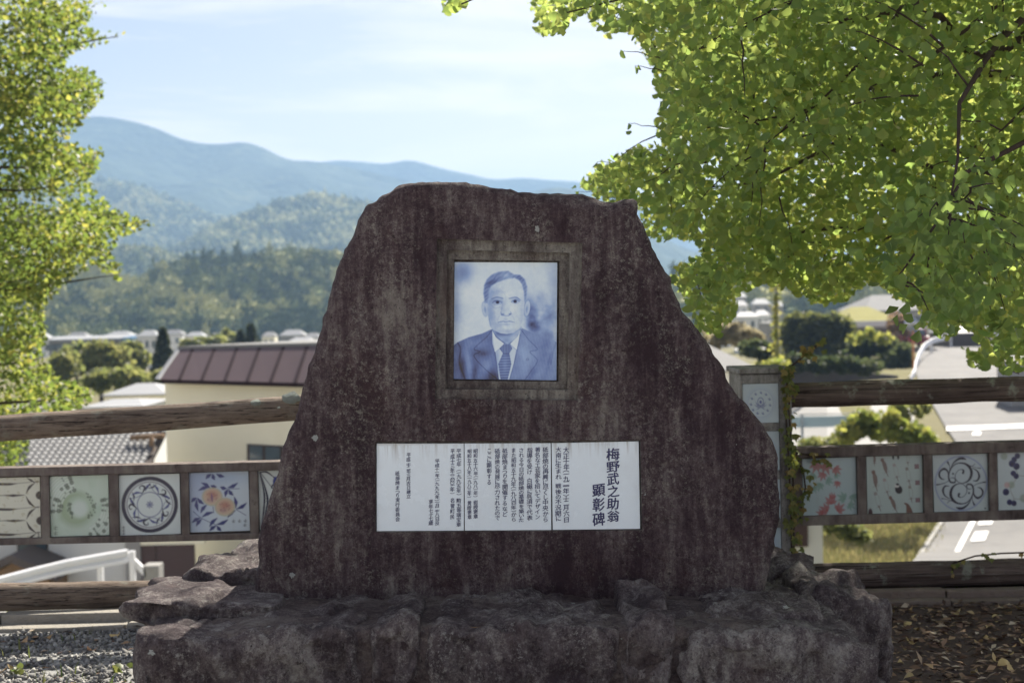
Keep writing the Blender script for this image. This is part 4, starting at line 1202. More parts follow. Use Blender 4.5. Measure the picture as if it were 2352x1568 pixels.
def fence_panel(parent, fnc, nrm, top, bot, mull, tiles, arts, labels, cx0, cx1):
    """top/bot: (y at x=cx0, y at x=cx1) for the outer edges and inner edges of the concrete frame"""
    def lin(pair, x): return pair[0] + (pair[1] - pair[0]) * (x - cx0) / (cx1 - cx0)
    t0, t1 = top; b0, b1 = bot
    slab('frame_head', fnc, nrm, [(cx0, t0[0]), (cx1, t0[1]), (cx1, t1[1]), (cx0, t1[0])], 0.05, 0.10, M_frame, parent)
    slab('frame_sill', fnc, nrm, [(cx0, b0[0]), (cx1, b0[1]), (cx1, b1[1]), (cx0, b1[0])], 0.047, 0.095, M_frame, parent)
    for x0, x1 in mull:
        slab('mullion', fnc, nrm, [(x0, lin(t1, x0) - 1), (x1, lin(t1, x1) - 1), (x1 + 3, lin(b0, x1) + 1), (x0 + 3, lin(b0, x0) + 1)], 0.043, 0.085, M_frame, parent)
    slab('back_board', fnc, nrm, [(cx0 + 2, lin(t1, cx0) - 4), (cx1 - 2, lin(t1, cx1) - 4), (cx1 - 2, lin(b0, cx1) + 4), (cx0 + 2, lin(b0, cx0) + 4)], -0.005, 0.03, M_frame, parent)
    for q, art, lb in zip(tiles, arts, labels):
        o = art_panel('tile', [fnc(x, y, 0.020) for x, y in q], 0.02, art, parent, -nrm)
        tag(o, lb)

fence_a = thing('tile_fence', LP(300, 1400), 'log rail fence whose concrete band frames pomegranate, plate and green dotted tiles', 'fence')
log_rail('top_rail', LP(-420, 1014, 0.0), LP(1500, 879, -0.02), 0.062, 0.060, M_log, fence_a, 2.0)
log_rail('bottom_rail', LP(-420, 1378), LP(1500, 1342), 0.066, 0.064, M_log, fence_a, 5.0)
fence_panel(fence_a, LP, fn_l,
            ((1085, 1042), (1105, 1062)), ((1247, 1206), (1262, 1220)),
            [(-230, -205), (-66, -45), (92, 112), (249, 271), (414, 433), (572, 592), (731, 751), (890, 908), (1050, 1068), (1215, 1235), (1379, 1396)],
            [[(-44, 1098), (91, 1095), (94, 1237), (-41, 1239)], [(113, 1094), (248, 1090), (251, 1228), (116, 1232)], [(272, 1091), (412, 1087), (415, 1225), (276, 1230)], [(434, 1086), (570, 1081), (574, 1218), (437, 1222)], [(593, 1080), (729, 1076), (733, 1212), (597, 1215)]],
            [tile_spindles(), tile_dots(), tile_plate(), tile_fruit(), tile_boat()],
            ['cream tile with dark spindle leaf strokes', 'pale green tile with swirling dots', 'white tile with blue ringed plate design', 'blue tile with two painted pomegranates', 'white tile with curved dark blue lines'], -430, 1400)
for (x, y, s) in ((587, 925, 0.020), (669, 914, 0.036), (640, 936, 0.007)):
    c = LP(x, y, 0.062)
    V_l = [c + Vector((0, 0.008, 0))]; F_l = []
    m = 14
    for k in range(m):
        th = 2 * math.pi * k / m; rr = s * (1 + 0.35 * mnoise.noise(Vector((x, math.cos(th) * 2, math.sin(th) * 2))))
        V_l.append(c + Vector((math.cos(th) * rr * 1.25, 0.004 + 0.018 * max(0, math.sin(th)) ** 2, math.sin(th) * rr * 0.8)))
        V_l.append(c + Vector((math.cos(th) * rr * 0.5, -0.006, math.sin(th) * rr * 0.35)))
    for k in range(m):
        k2 = (k + 1) % m; F_l += [[1 + 2 * k, 1 + 2 * k2, 2 + 2 * k2, 2 + 2 * k]]
    F_l.append([2 + 2 * k for k in range(m)])
    mesh_obj('lichen_patch', V_l, F_l, M_lichen, fence_a)

fence_b = thing('tile_fence', RP(2100, 1370), 'mossy log rail fence whose concrete band frames maple, bird and arabesque tiles', 'fence')
log_rail('top_rail', RP(1800, 908), RP(2900, 878), 0.064, 0.063, M_log_mossy, fence_b, 9.0)
log_rail('bottom_rail', RP(1770, 1328), RP(2900, 1296), 0.068, 0.066, M_log_mossy, fence_b, 13.0)
fence_panel(fence_b, RP, fn_r,
            ((1029, 998), (1052, 1024)), ((1186, 1157), (1208, 1178)),
            [(1822, 1842), (1968, 1989), (2121, 2141), (2271, 2290), (2420, 2440), (2570, 2590), (2720, 2740), (2870, 2890)],
            [[(1843, 1054), (1966, 1049), (1969, 1181), (1846, 1184)], [(1990, 1048), (2118, 1045), (2120, 1178), (1993, 1182)], [(2142, 1045), (2270, 1041), (2272, 1174), (2146, 1178)], [(2291, 1040), (2418, 1036), (2420, 1168), (2294, 1172)]],
            [tile_maple(), tile_birds(), tile_arabesque(), tile_berries()],
            ['pale tile with red and grey green maple leaves', 'pale tile with small brown birds and seals', 'tile with dark scrolling arabesque in a circle', 'tile with dark blue berries and leaves'], 1822, 2890)

# --- square concrete post with small ring tiles
post = thing('fence_post', Vector((RP(1750, 1390).x, 7.2, 0)), 'square pale concrete fence post set with small blue ring tiles and wrapped in ivy', 'fence post')
YPo = 7.08
pl, pr_ = P(1702, 1000, YPo).x, P(1820, 1000, YPo).x
pt = P(1760, 858, YPo).z
box('shaft', pl, pr_, YPo + 0.02, YPo + 0.36, -0.05, pt, M_post, post, 0.006)
box('cap', pl - 0.012, pr_ + 0.006, YPo - 0.012, YPo + 0.375, pt + 0.001, pt + 0.028, M_post, post, 0.006)
tl_x, tr_x = P(1706, 900, YPo).x, P(1789, 900, YPo).x
box('stile', pl, tl_x - 0.002, YPo, YPo + 0.03, 0.0, pt - 0.002, M_post, post, 0.004)
box('stile', tr_x + 0.002, pr_, YPo, YPo + 0.03, 0.0, pt - 0.002, M_post, post, 0.004)
for y0, y1 in ((860, 880), (972, 990), (1081, 1101), (1193, 1212), (1302, 1322)):
    box('crosspiece', tl_x - 0.001, tr_x + 0.001, YPo + 0.001, YPo + 0.03, P(1750, y1, YPo).z, P(1750, y0, YPo).z, M_post, post, 0.003)
for k, (y0, y1) in enumerate(((881, 971), (991, 1080), (1102, 1192), (1213, 1301))):
    o = art_panel('tile', [Vector((tl_x + 0.001, YPo + 0.010, P(1750, y0, YPo).z)), Vector((tr_x - 0.001, YPo + 0.010, P(1750, y0, YPo).z)), Vector((tr_x - 0.001, YPo + 0.010, P(1750, y1, YPo).z)), Vector((tl_x + 0.001, YPo + 0.010, P(1750, y1, YPo).z))], 0.015, tile_ring(k), post, (0, 1, 0))
    tag(o, ['small tile with a lotus in a blue ring', 'small tile with a six petal flower in a ring', 'small tile with faint petals in a ring', 'small tile with leaves in a pale ring'][k])

# --- concrete kerb in two low steps
M_kerb2 = plain('stained_kerb', (0.19, 0.15, 0.125), 0.9, 0.35, 4, 0.5)
M_kerb = plain('kerb_concrete', (0.30, 0.28, 0.24), 0.9, 0.3, 4, 0.5)
for name, x0, x1, ya, yb, h, sh in (('kerb', -3.6, 0.3, 6.42, 6.52, 0.098, 0.0), ('kerb', -3.6, 0.3, 6.53, 6.62, 0.135, 0.0), ('kerb', 0.9, 4.6, 6.88, 6.96, 0.022, 0.0), ('kerb', 0.9, 4.6, 6.97, 7.05, 0.056, 0.0)):
    kb = bpy.data.objects.new('kerb', None); kb.location = (x0, ya, 0); link(kb); tag(kb, kind='structure')
    x = x0; k = 0
    while x < x1:
        box('kerb_stone', x + 0.003, x + 0.6, ya, yb, -0.08, h + 0.004 * math.sin(k * 2.3 + ya * 9), M_kerb if x0 < 0 else M_kerb2, kb, 0.006); x += 0.605; k += 1

# ================================================================= TREES AND GROUND COVER
def leaf_mat(name, stops, tr_stops, by_object=False, trans=0.56):
    g = G(name)
    if by_object:
        f = g.math('MULTIPLY', g.n('ObjectInfo').outputs['Random'], 0.35)  # holds the single leaves to the dark end of the ramp
    else:
        f = g.n('Attribute', {'attribute_name': 'tint'}).outputs['Fac']
    p = g.pos()
    f = g.math('ADD', f, g.math('MULTIPLY', g.math('SUBTRACT', g.noise(p, 40, 3), 0.5), 0.25))
    col = g.ramp(f, stops); tc = g.ramp(f, tr_stops)
    b = g.bsdf(col, 0.5, None, 0.35)
    t = g.n('BsdfTranslucent', Color=tc).outputs[0]
    return g.done(g.n('MixShader', i0=trans, i1=b, i2=t).outputs[0])
ST = [(0.0, (0.070, 0.115, 0.048)), (0.5, (0.10, 0.145, 0.053)), (1.0, (0.22, 0.225, 0.07))]
TR = [(0.0, (0.33, 0.49, 0.12)), (0.5, (0.48, 0.58, 0.135)), (1.0, (0.80, 0.76, 0.19))]
M_leaf = leaf_mat('ginkgo_leaf', ST, TR)
M_leaf_shaded = leaf_mat('ginkgo_leaf_shaded', [(0.0, (0.05, 0.088, 0.036)), (1.0, (0.14, 0.17, 0.06))], TR, True)  # nearest single leaves coloured darker to stand for the canopy's shade
ST2 = [(0.0, (0.045, 0.065, 0.024)), (0.5, (0.10, 0.12, 0.04)), (1.0, (0.22, 0.20, 0.06))]
TR2 = [(0.0, (0.18, 0.26, 0.05)), (0.5, (0.38, 0.42, 0.08)), (1.0, (0.70, 0.62, 0.14))]
M_leaf2 = leaf_mat('autumn_ginkgo_leaf', ST2, TR2)
M_bark = plain('ginkgo_bark', (0.075, 0.055, 0.048), 0.95, 0.4, 12, 0.8, 0.1, stretch=(1, 1, 0.3))

def fan(nseg, notch, curl, wave=0.0):
    """ginkgo leaf: petiole at the origin, fan opening along +Y, unit width about 1"""
    V = [(0, 0, 0)]
    for k in range(nseg + 1):
        u = k / nseg * 2 - 1
        th = u * math.radians(62)
        r = 0.72 * (1 - 0.10 * u * u)
        if abs(u) < 0.12: r -= notch
        r += wave * math.sin(k * 2.1)
        V.append((math.sin(th) * r, 0.10 + math.cos(th) * r, curl * (u * u) + 0.05 * math.sin(3 * u)))
    F = [(0, k + 1, k + 2) for k in range(nseg)]
    return np.array(V), np.array(F)
FAN_S = fan(4, 0.0, 0.16)
FAN_M = fan(8, 0.16, 0.22, 0.015)
def rand_rot(n, droop=0.6):
    """random orientations; the fan's +Y axis tends to hang downwards"""
    y = rng.standard_normal((n, 3)); y[:, 2] -= droop * 1.6
    y /= np.linalg.norm(y, axis=1)[:, None]
    t = rng.standard_normal((n, 3)); t[:, 2] += 0.5
    x = np.cross(y, t); x /= np.linalg.norm(x, axis=1)[:, None]
    z = np.cross(x, y)
    return np.stack([x, y, z], -1)
def leaves(name, pos, size, tint, material, parent, tmpl=FAN_S, droop=0.6, kind='stuff'):
    n = len(pos); TV, TF = tmpl; k = len(TV)
    R = rand_rot(n, droop)
    V = np.einsum('nij,kj->nki', R, TV) * np.asarray(size)[:, None, None] + np.asarray(pos)[:, None]
    F = TF[None] + (np.arange(n) * k)[:, None, None]
    o = np_mesh(name, V.reshape(-1, 3), F.reshape(-1, TF.shape[1]), material, parent, tint=np.repeat(tint, k))
    if kind: tag(o, kind=kind)
    return o
def inpoly(px, py, poly):
    ins = np.zeros(len(px), bool); n = len(poly)
    for i in range(n):
        (ax, ay), (bx, by) = poly[i], poly[(i + 1) % n]
        if ay == by: continue
        c = ((ay > py) != (by > py)) & (px < (bx - ax) * (py - ay) / (by - ay) + ax)
        ins ^= c
    return ins
def branch_path(a, b, sag=0.15, n=9, wob=0.06, seed=0):
    a, b = Vector(a), Vector(b); L = (b - a).length; out = []
    for i in range(n):
        t = i / (n - 1)
        q = a.lerp(b, t) + Vector((0, 0, sag * L * math.sin(math.pi * t)))
        w = wob * L * math.sin(math.pi * t)
        q += Vector((mnoise.noise(Vector((t * 4, seed, 1))), mnoise.noise(Vector((t * 4, seed, 5))), mnoise.noise(Vector((t * 4, seed, 9))))) * w
        out.append(q)
    return out

# ---- the ginkgo arching over the memorial
REG = [(1335, -200), (1332, 12), (1390, 82), (1440, 66), (1470, 112), (1496, 140), (1508, 200), (1520, 262), (1510, 300), (1530, 336), (1470, 338), (1420, 352), (1378, 380), (1332, 415), (1350, 440), (1400, 470), (1465, 470), (1478, 520), (1500, 546), (1560, 540), (1610, 558), (1604, 590), (1548, 612), (1545, 640), (1576, 690), (1600, 745), (1640, 772), (1684, 722), (1700, 668), (1750, 640), (1800, 655), (1850, 680), (1890, 695), (1950, 682), (1990, 640), (2040, 665), (2066, 690), (2110, 700), (2125, 742), (2160, 775), (2195, 760), (2204, 735), (2235, 760), (2262, 800), (2300, 850), (2345, 842), (2500, 860), (2500, -200)]
SPRIGS = [[(1005, -60), (1012, 12), (1032, 30), (1072, 14), (1085, -60)], [(1215, -60), (1222, 30), (1236, 74), (1280, 68), (1312, 40), (1345, 20), (1345, -60)], [(2215, 800), (2230, 842), (2268, 846), (2290, 800)]]
ginkgo = thing('ginkgo_tree', Vector((4.3, 8.6, 0.0)), 'large green ginkgo tree spreading its leafy branches over the memorial stone', 'tree')
N0 = 130000
c3 = np.c_[rng.uniform(-1.4, 6.4, N0), rng.uniform(4.2, 12.2, N0), rng.uniform(0.9, 7.6, N0)]
el = ((c3[:, 0] - 3.3) / 3.9) ** 2 + ((c3[:, 1] - 8.2) / 4.0) ** 2 + ((c3[:, 2] - 4.3) / 3.6) ** 2
px, py, dep = project(c3)
inframe = (px > -30) & (px < 2382) & (py > -30) & (py < 1600)
reg = inpoly(px, py, REG)
for s in SPRIGS: reg |= inpoly(px, py, s)
# the near low sprays of big leaves
nearspray = inpoly(px, py, [(1985, 640), (2000, 560), (2070, 480), (2120, 420), (2240, 400), (2400, 430), (2400, 700), (2260, 720), (2150, 745), (2060, 700)]) & (dep > 4.2) & (dep < 5.2)
# gaps: coarse 3-D noise thins the crown so sky and hills show through
gap = np.array([mnoise.noise(Vector(c * 1.15)) for c in c3])
keep_in = reg & inframe & (el < 1.25) & (dep > 5.4) & (gap > -0.24)
overhead = (~inframe) & (el < 1.0) & (c3[:, 1] > 4.4) & (c3[:, 2] > 2.1) & (gap > -0.10)
depth_w = rng.random(N0) < 0.95
shx = c3[:, 0] - c3[:, 2] * TOSUN.x / TOSUN.z
keep_over = overhead & (rng.random(N0) < 0.52) & ((shx > -0.85) | (rng.random(N0) < 0.12))  # unseen upper leaves, thinned where their shade would fall on the gravel
idx_in = np.flatnonzero(keep_in & depth_w); idx_near = np.flatnonzero(nearspray & reg); idx_over = np.flatnonzero(keep_over)
print('ginkgo clusters', len(idx_in), len(idx_near), len(idx_over))
def clusters(centres, per, spread):
    rep = np.repeat(centres, per, axis=0)
    return rep + rng.standard_normal(rep.shape) * spread * np.array([1, 1, .8])
# keep counts steady whatever the sampling gave
idx_in = rng.choice(idx_in, min(len(idx_in), 6600), replace=False); idx_near = rng.choice(idx_near, min(len(idx_near), 85), replace=False); idx_over = rng.choice(idx_over, min(len(idx_over), 4600), replace=False)
P_in = clusters(c3[idx_in], 7, 0.045)
px2, py2, dp2 = project(P_in)
okp = inpoly(px2, py2, REG)
for s in SPRIGS: okp |= inpoly(px2, py2, s)
P_in = P_in[okp]
tin = np.clip(0.36 + 0.17 * rng.standard_normal(len(P_in)) - 0.05 * (P_in[:, 1] < 6.5) + 0.18 * (P_in[:, 1] > 9), 0, 1)
P_over = clusters(c3[idx_over], 6, 0.07)
px3, py3, _ = project(P_over)
P_over = P_over[~((px3 > -20) & (px3 < 2372) & (py3 > -20) & (py3 < 1600))]
P_near = clusters(c3[idx_near], 7, 0.045)
extra = [(1443, 284, 7.2), (1450, 300, 7.2), (1462, 346, 7.2), (1470, 352, 7.1), (1432, 118, 6.6), (1466, 148, 6.6), (1458, 152, 6.6), (1336, 412, 8.4), (1330, 440, 8.4), (1322, 424, 8.4), (1372, 372, 8.2), (1500, 100, 6.6), (2246, 836, 8.0), (2262, 830, 8.0)]
P_near = np.vstack([P_near, [tuple(P(*q)) for q in extra]])

# limbs: trunk stands outside the picture, limbs reach in over the stone
trunk_pts = [Vector((4.3, 8.6, -0.3)), Vector((4.27, 8.58, 1.0)), Vector((4.2, 8.5, 2.6)), Vector((4.15, 8.5, 4.4)), Vector((4.05, 8.45, 6.4)), Vector((4.0, 8.4, 8.0))]
tube('trunk', trunk_pts, [0.30, 0.24, 0.21, 0.17, 0.10, 0.03], M_bark, ginkgo, 14, 0.12, 3.0)
limb_targets = [(1300, 30, 6.0, 2.4), (1535, 305, 7.2, 2.0), (1480, 420, 8.6, 1.7), (1600, 640, 8.0, 1.6), (1540, 130, 7.6, 2.9), (1760, 330, 6.4, 2.6), (1900, 560, 7.4, 1.9), (2060, 640, 4.9, 2.3), (2180, 480, 4.8, 2.8), (2230, 760, 8.6, 1.8), (1700, 60, 6.0, 3.2), (2000, 200, 6.4, 3.0), (1850, 640, 9.2, 2.2), (2300, 300, 5.8, 3.0), (1060, 10, 5.6, 3.0)]
limbs = []
for k, (lx, ly, ld, hz) in enumerate(limb_targets):
    tip = P(lx, ly, ld)
    root = Vector((4.2, 8.5, min(5.5, hz + 0.6)))
    pth = branch_path(root, tip, 0.05, 12, 0.13, k * 3.3)
    rr = [0.050 * (1 - i / 11) ** 1.3 + 0.003 for i in range(12)]
    limbs.append(tube('limb', pth, rr, M_bark, ginkgo, 7, 0.1, k))
    limbs[-1]['pts'] = [tuple(q) for q in pth]
for k in range(7):
    t = k * 0.9; tip = Vector((3.3 + 3.0 * math.cos(t), 8.2 + 2.8 * math.sin(t), 4.6 + 0.35 * k))
    pth = branch_path((4.15, 8.5, 3.4 + 0.4 * k), tip, 0.08, 9, 0.06, 40 + k)
    tube('limb', pth, [0.06 * (1 - i / 8) + 0.006 for i in range(9)], M_bark, ginkgo, 7, 0.1, k)
allp = np.array([q for l in limbs for q in smooth_line([tuple(v) for v in l['pts']], 3)])
for l in limbs: del l['pts']
TVs, TFs = [], []
for qx0, qy0, qd0 in extra[::2]:
    v, f = tube_data(branch_path(P(qx0 + 95, qy0 + 22, qd0), P(qx0, qy0, qd0), 0.06, 7, 0.10, qx0), [0.0032, .003, .0027, .0024, .002, .0016, .0012], 4)
    b = len(TVs); TVs += [tuple(x) for x in v]; TFs += [[b + i for i in ff] for ff in f if len(ff) == 4]
tw = np.vstack([c3[rng.choice(idx_in, 420, replace=False)], c3[idx_near[:22]]])
for q in tw:
    d = np.linalg.norm(allp - q, axis=1); j = int(np.argmin(d)); a = allp[j]
    if d[j] > 0.7: continue
    if d[j] > 0.35:
        a = q + (a - q) * (0.35 / d[j])
    ax_, ay_, _ = project(np.array([a]))
    if 0 < ax_[0] < 2352 and 0 < ay_[0] < 1568 and not inpoly(ax_, ay_, REG)[0]: continue
    qx_, qy_, _ = project(np.array([q]))
    if not inpoly(qx_, qy_, REG)[0]: continue
    pth = branch_path(a, q, 0.08, 5, 0.10, float(q[0] * 7))
    v, f = tube_data(pth, [0.0045, 0.004, 0.003, 0.0022, 0.0014], 4)
    b = len(TVs); TVs += [tuple(x) for x in v]; TFs += [[b + i for i in ff] for ff in f if len(ff) == 4]
tw_o = np_mesh('twigs', np.array(TVs), np.array(TFs), M_bark, ginkgo); tag(tw_o, kind='stuff')

crown = bpy.data.objects.new('crown', None); crown.location = (0, 0, 0); link(crown, ginkgo)
# the leaves that show largest are single parts, the rest of the foliage is one mass
cand = np.vstack([P_near, P_in])
cx_, cy_, cd_ = project(cand)
vis = (cx_ > 0) & (cx_ < 2352) & (cy_ > 0) & (cy_ < 1568)
order = np.argsort(np.where(vis, cd_, 1e9))[:300]
singles = cand[order]
rest_mask = np.ones(len(cand), bool); rest_mask[order] = False
rest = cand[rest_mask]
rt = np.r_[np.full(len(P_near), .2), tin][rest_mask]  # remaining near leaves get a low tint, for the shade above them
leaves('foliage', np.vstack([rest, P_over]), np.r_[rng.uniform(.034, .056, len(rest)), rng.uniform(.07, .105, len(P_over))], np.r_[rt, np.clip(.35 + .15 * rng.standard_normal(len(P_over)), 0, 1)], M_leaf, crown, FAN_S)
leaf_meshes = []
for nt_, cu in ((0.16, 0.20), (0.10, 0.30), (0.22, 0.12), (0.05, -0.15)):
    V, F = fan(9, nt_, cu, 0.02)
    V = np.vstack([V, [(-0.006, -0.55, 0.05), (0.006, -0.55, 0.05)]]); n_ = len(V)
    F = [list(map(int, f)) for f in F] + [[0, n_ - 2, n_ - 1]]
    me = bpy.data.meshes.new('leaf'); me.from_pydata(V.tolist(), [], F); me.materials.append(M_leaf_shaded); leaf_meshes.append(me)
RR = rand_rot(len(singles), 0.7)
gpos = np.array(worldpos(crown))
for k, (q, R_) in enumerate(zip(singles, RR)):
    o = bpy.data.objects.new('leaf', leaf_meshes[k % 4])
    s = float(rng.uniform(.036, .054))
    M = Matrix([[*(R_[i] * s), q[i] - gpos[i]] for i in range(3)] + [[0, 0, 0, 1]])
    link(o, crown); o.matrix_local = M

# ---- the second ginkgo, beyond the fence
REG2 = [(-120, -80), (258, -20), (240, 12), (205, 45), (200, 62), (245, 66), (284, 76), (262, 98), (210, 108), (160, 120), (150, 150), (200, 152), (240, 188), (234, 216), (205, 258), (180, 292), (140, 322), (190, 336), (236, 346), (226, 384), (200, 402), (214, 440), (262, 480), (300, 496), (358, 508), (320, 526), (268, 548), (250, 580), (290, 622), (268, 640), (222, 606), (190, 622), (160, 640), (112, 690), (100, 720), (108, 760), (100, 826), (150, 872), (222, 904), (202, 926), (150, 945), (70, 955), (60, 1070), (-120, 1075)]
ginkgo2 = thing('ginkgo_tree', Vector((-7.4, 16.2, gz(-7.4, 16.2))), 'yellowing ginkgo tree standing behind the fence against the mountains', 'tree')
N1 = 120000
d3 = np.c_[rng.uniform(-9.5, -3.6, N1), rng.uniform(13.6, 18.4, N1), rng.uniform(-1.2, 8.0, N1)]
px, py, dep = project(d3)
gap2 = np.array([mnoise.noise(Vector((c[0] * .7, c[1] * .7, c[2] * 2.7))) for c in d3])
inr = inpoly(px, py, REG2)
taper = (np.abs(d3[:, 0] + 7.4) < 3.7 - 0.25 * np.maximum(d3[:, 2] - 2, 0)) & (np.abs(d3[:, 1] - 16.0) < 2.3)
k2 = inr & taper & (gap2 > -0.02)
off = (px < -20) & taper & (gap2 > -0.1) & (rng.random(N1) < .35)
id2 = np.flatnonzero(k2 | off)
print('ginkgo2 clusters', len(id2), int(k2.sum()))
id2 = rng.choice(id2, min(len(id2), 11000), replace=False)
P2 = clusters(d3[id2], 6, 0.085)
qx, qy, qd = project(P2)
okk = inpoly(qx, qy, REG2) | (qx < -20)
P2 = P2[okk]
t2 = np.clip(.15 + .26 * rng.standard_normal(len(P2)) + .40 * np.array([mnoise.noise(Vector(c * .9)) for c in P2]), 0, 1)
crown2 = bpy.data.objects.new('crown', None); link(crown2, ginkgo2)
leaves('foliage', P2, rng.uniform(.044, .068, len(P2)), t2, M_leaf2, crown2, FAN_S, 0.4)
tube('trunk', [(-7.4, 16.2, gz(-7.4, 16.2) - .3), (-7.3, 16.15, -1.0), (-7.2, 16.1, 2.0), (-7.1, 16.0, 5.0), (-7.0, 16.0, 8.6)], [.30, .25, .2, .13, .03], M_bark, ginkgo2, 12, .12, 8.0)
tips = [(110, 55, 15.6), (270, 84, 15.2), (225, 200, 15.4), (220, 360, 15.2), (340, 508, 15.0), (275, 630, 15.4), (100, 820, 15.2), (210, 905, 15.0), (60, 640, 14.8), (150, 420, 15.8), (40, 240, 15.6)]
for k, (lx, ly, ld) in enumerate(tips):
    tip = P(lx, ly, ld); root = Vector((-7.2, 16.1, tip.z - 0.15))
    pth = branch_path(root, tip, -0.02, 9, 0.05, k + 70)
    tube('limb', pth, [.04 * (1 - i / 8) + .004 for i in range(9)], M_bark, ginkgo2, 6, .1, k)

# ---- ivy on the post and along the fence
g = G('ivy_leaf'); f = g.n('ObjectInfo').outputs['Random']
b = g.bsdf(g.ramp(f, [(0.0, (0.10, 0.13, 0.04)), (0.6, (0.17, 0.19, 0.055)), (1.0, (0.28, 0.20, 0.08))]), .5, None, .3)
t = g.n('BsdfTranslucent', Color=g.ramp(f, [(0.0, (0.18, 0.24, 0.04)), (1.0, (0.40, 0.30, 0.06))])).outputs[0]
M_ivy = g.done(g.n('MixShader', i0=.35, i1=b, i2=t).outputs[0])
M_stem = plain('ivy_stem', (0.06, 0.04, 0.03), .9, .3, 20, .3)
V = [(0, 0, 0), (-.42, .12, .06), (-.5, .5, .0), (-.2, .55, .05), (0, 1.0, -.08), (.2, .55, .05), (.5, .5, .0), (.42, .12, .06)]
ivy_me = bpy.data.meshes.new('leaf'); ivy_me.from_pydata(V, [], [[0, 1, 2, 3], [0, 3, 4, 5], [0, 5, 6, 7]]); ivy_me.materials.append(M_ivy)
def ivy(name, paths, nleaf, size, label, loc, scatter, face=(0, -1, 0)):
    t_ = thing(name, loc, label, 'ivy'); base_ = Vector(loc)
    for k, pth in enumerate(paths):
        tube('stem', pth, .0045, M_stem, t_, 5)
    per = [p for pth in paths for p in smooth_line([tuple(q) for q in pth], 6)]
    for k in range(nleaf):
        q = Vector(per[random.randrange(len(per))]) + Vector((random.gauss(0, scatter), -abs(random.gauss(0, .02)) - .006, random.gauss(0, scatter)))
        y = Vector((random.gauss(0, .6), random.gauss(-.35, .25), random.gauss(-.8, .4))).normalized()
        n = Vector((random.gauss(face[0], .45), random.gauss(face[1], .3), random.gauss(.35, .35)))
        x = y.cross(n).normalized(); z = x.cross(y); s = size * random.uniform(.6, 1.25)
        o = bpy.data.objects.new('leaf', ivy_me); link(o, t_)
        o.matrix_local = Matrix([[x[i] * s, y[i] * s, z[i] * s, q[i] - base_[i]] for i in range(3)] + [[0, 0, 0, 1]])
    return t_
YV = YPo - 0.012
ivy('ivy_vine', [[P(x, y, YV) for x, y in pp] for pp in (
    [(1820, 1330), (1818, 1200), (1813, 1080), (1806, 960), (1808, 880), (1804, 845)], [(1824, 1300), (1824, 1180), (1820, 1060), (1812, 940), (1818, 870)])],
    170, .036, 'green and rusty ivy climbing the concrete fence post', P(1812, 1390, YV), .015)
ivy('ivy_vine', [[P(x, y, 7.05) for x, y in pp] for pp in ([(1805, 850), (1825, 835), (1850, 815), (1868, 798), (1880, 790)], [(1850, 815), (1858, 806), (1890, 788)])], 26, .034, 'loose ivy shoot waving above the post cap', P(1805, 860, 7.1), .014)
ivy('ivy_vine', [[P(x, y, 7.14) for x, y in pp] for pp in ([(1822, 1046), (1845, 1080), (1850, 1120), (1842, 1160), (1836, 1200)], [(1830, 1040), (1870, 1046), (1900, 1048)])], 34, .036, 'thin ivy trailing across the maple leaf tile', P(1836, 1200, 7.14), .02)
ivy('ivy_vine', [[P(x, y, 7.13) for x, y in pp] for pp in ([(2190, 1292), (2240, 1276), (2300, 1270), (2360, 1268), (2400, 1266)], [(2190, 1292), (2188, 1312)])], 24, .026, 'creeper running along the top of the mossy bottom rail', P(2190, 1300, 7.13), .008)

# ---- gravel, leaf litter, weeds
def scatter_stones(name, n, xr, yr, smin, smax, material):
    TV, TF = np.array([(1, 0, 0), (-1, 0, 0), (0, 1, 0), (0, -1, 0), (0, 0, 1), (0, 0, -1)], float), np.array([(0, 2, 4), (2, 1, 4), (1, 3, 4), (3, 0, 4), (2, 0, 5), (1, 2, 5), (3, 1, 5), (0, 3, 5)])
    pos = np.c_[rng.uniform(*xr, n), rng.uniform(*yr, n), np.zeros(n)]
    s = rng.uniform(smin, smax, n)
    pos[:, 2] = s * .25 + tz(pos[:, 0], pos[:, 1])
    R = rand_rot(n, 0)
    sc = s[:, None] * rng.uniform(.55, 1.2, (n, 3))
    V = np.einsum('nij,nkj->nki', R, TV[None] * sc[:, None] * (1 + .2 * rng.standard_normal((n, 6, 1)))) + pos[:, None]
    F = TF[None] + (np.arange(n) * 6)[:, None, None]
    o = np_mesh(name, V.reshape(-1, 3), F.reshape(-1, 3), material, None, tint=np.repeat(rng.random(n), 6)); tag(o, kind='stuff'); return o
g = G('gravel_stone'); at = g.n('Attribute', {'attribute_name': 'tint'}).outputs['Fac']
M_gravel = g.done(g.bsdf(g.ramp(at, [(0, (0.09, 0.088, 0.085)), (.6, (.21, .205, .195)), (1, (.40, .39, .36))]), .85, None, .3))
tag(scatter_stones('gravel', 15000, (-3.4, -0.8), (4.2, 6.5), .006, .017, M_gravel), 'crushed grey gravel spread along the kerb', 'gravel')
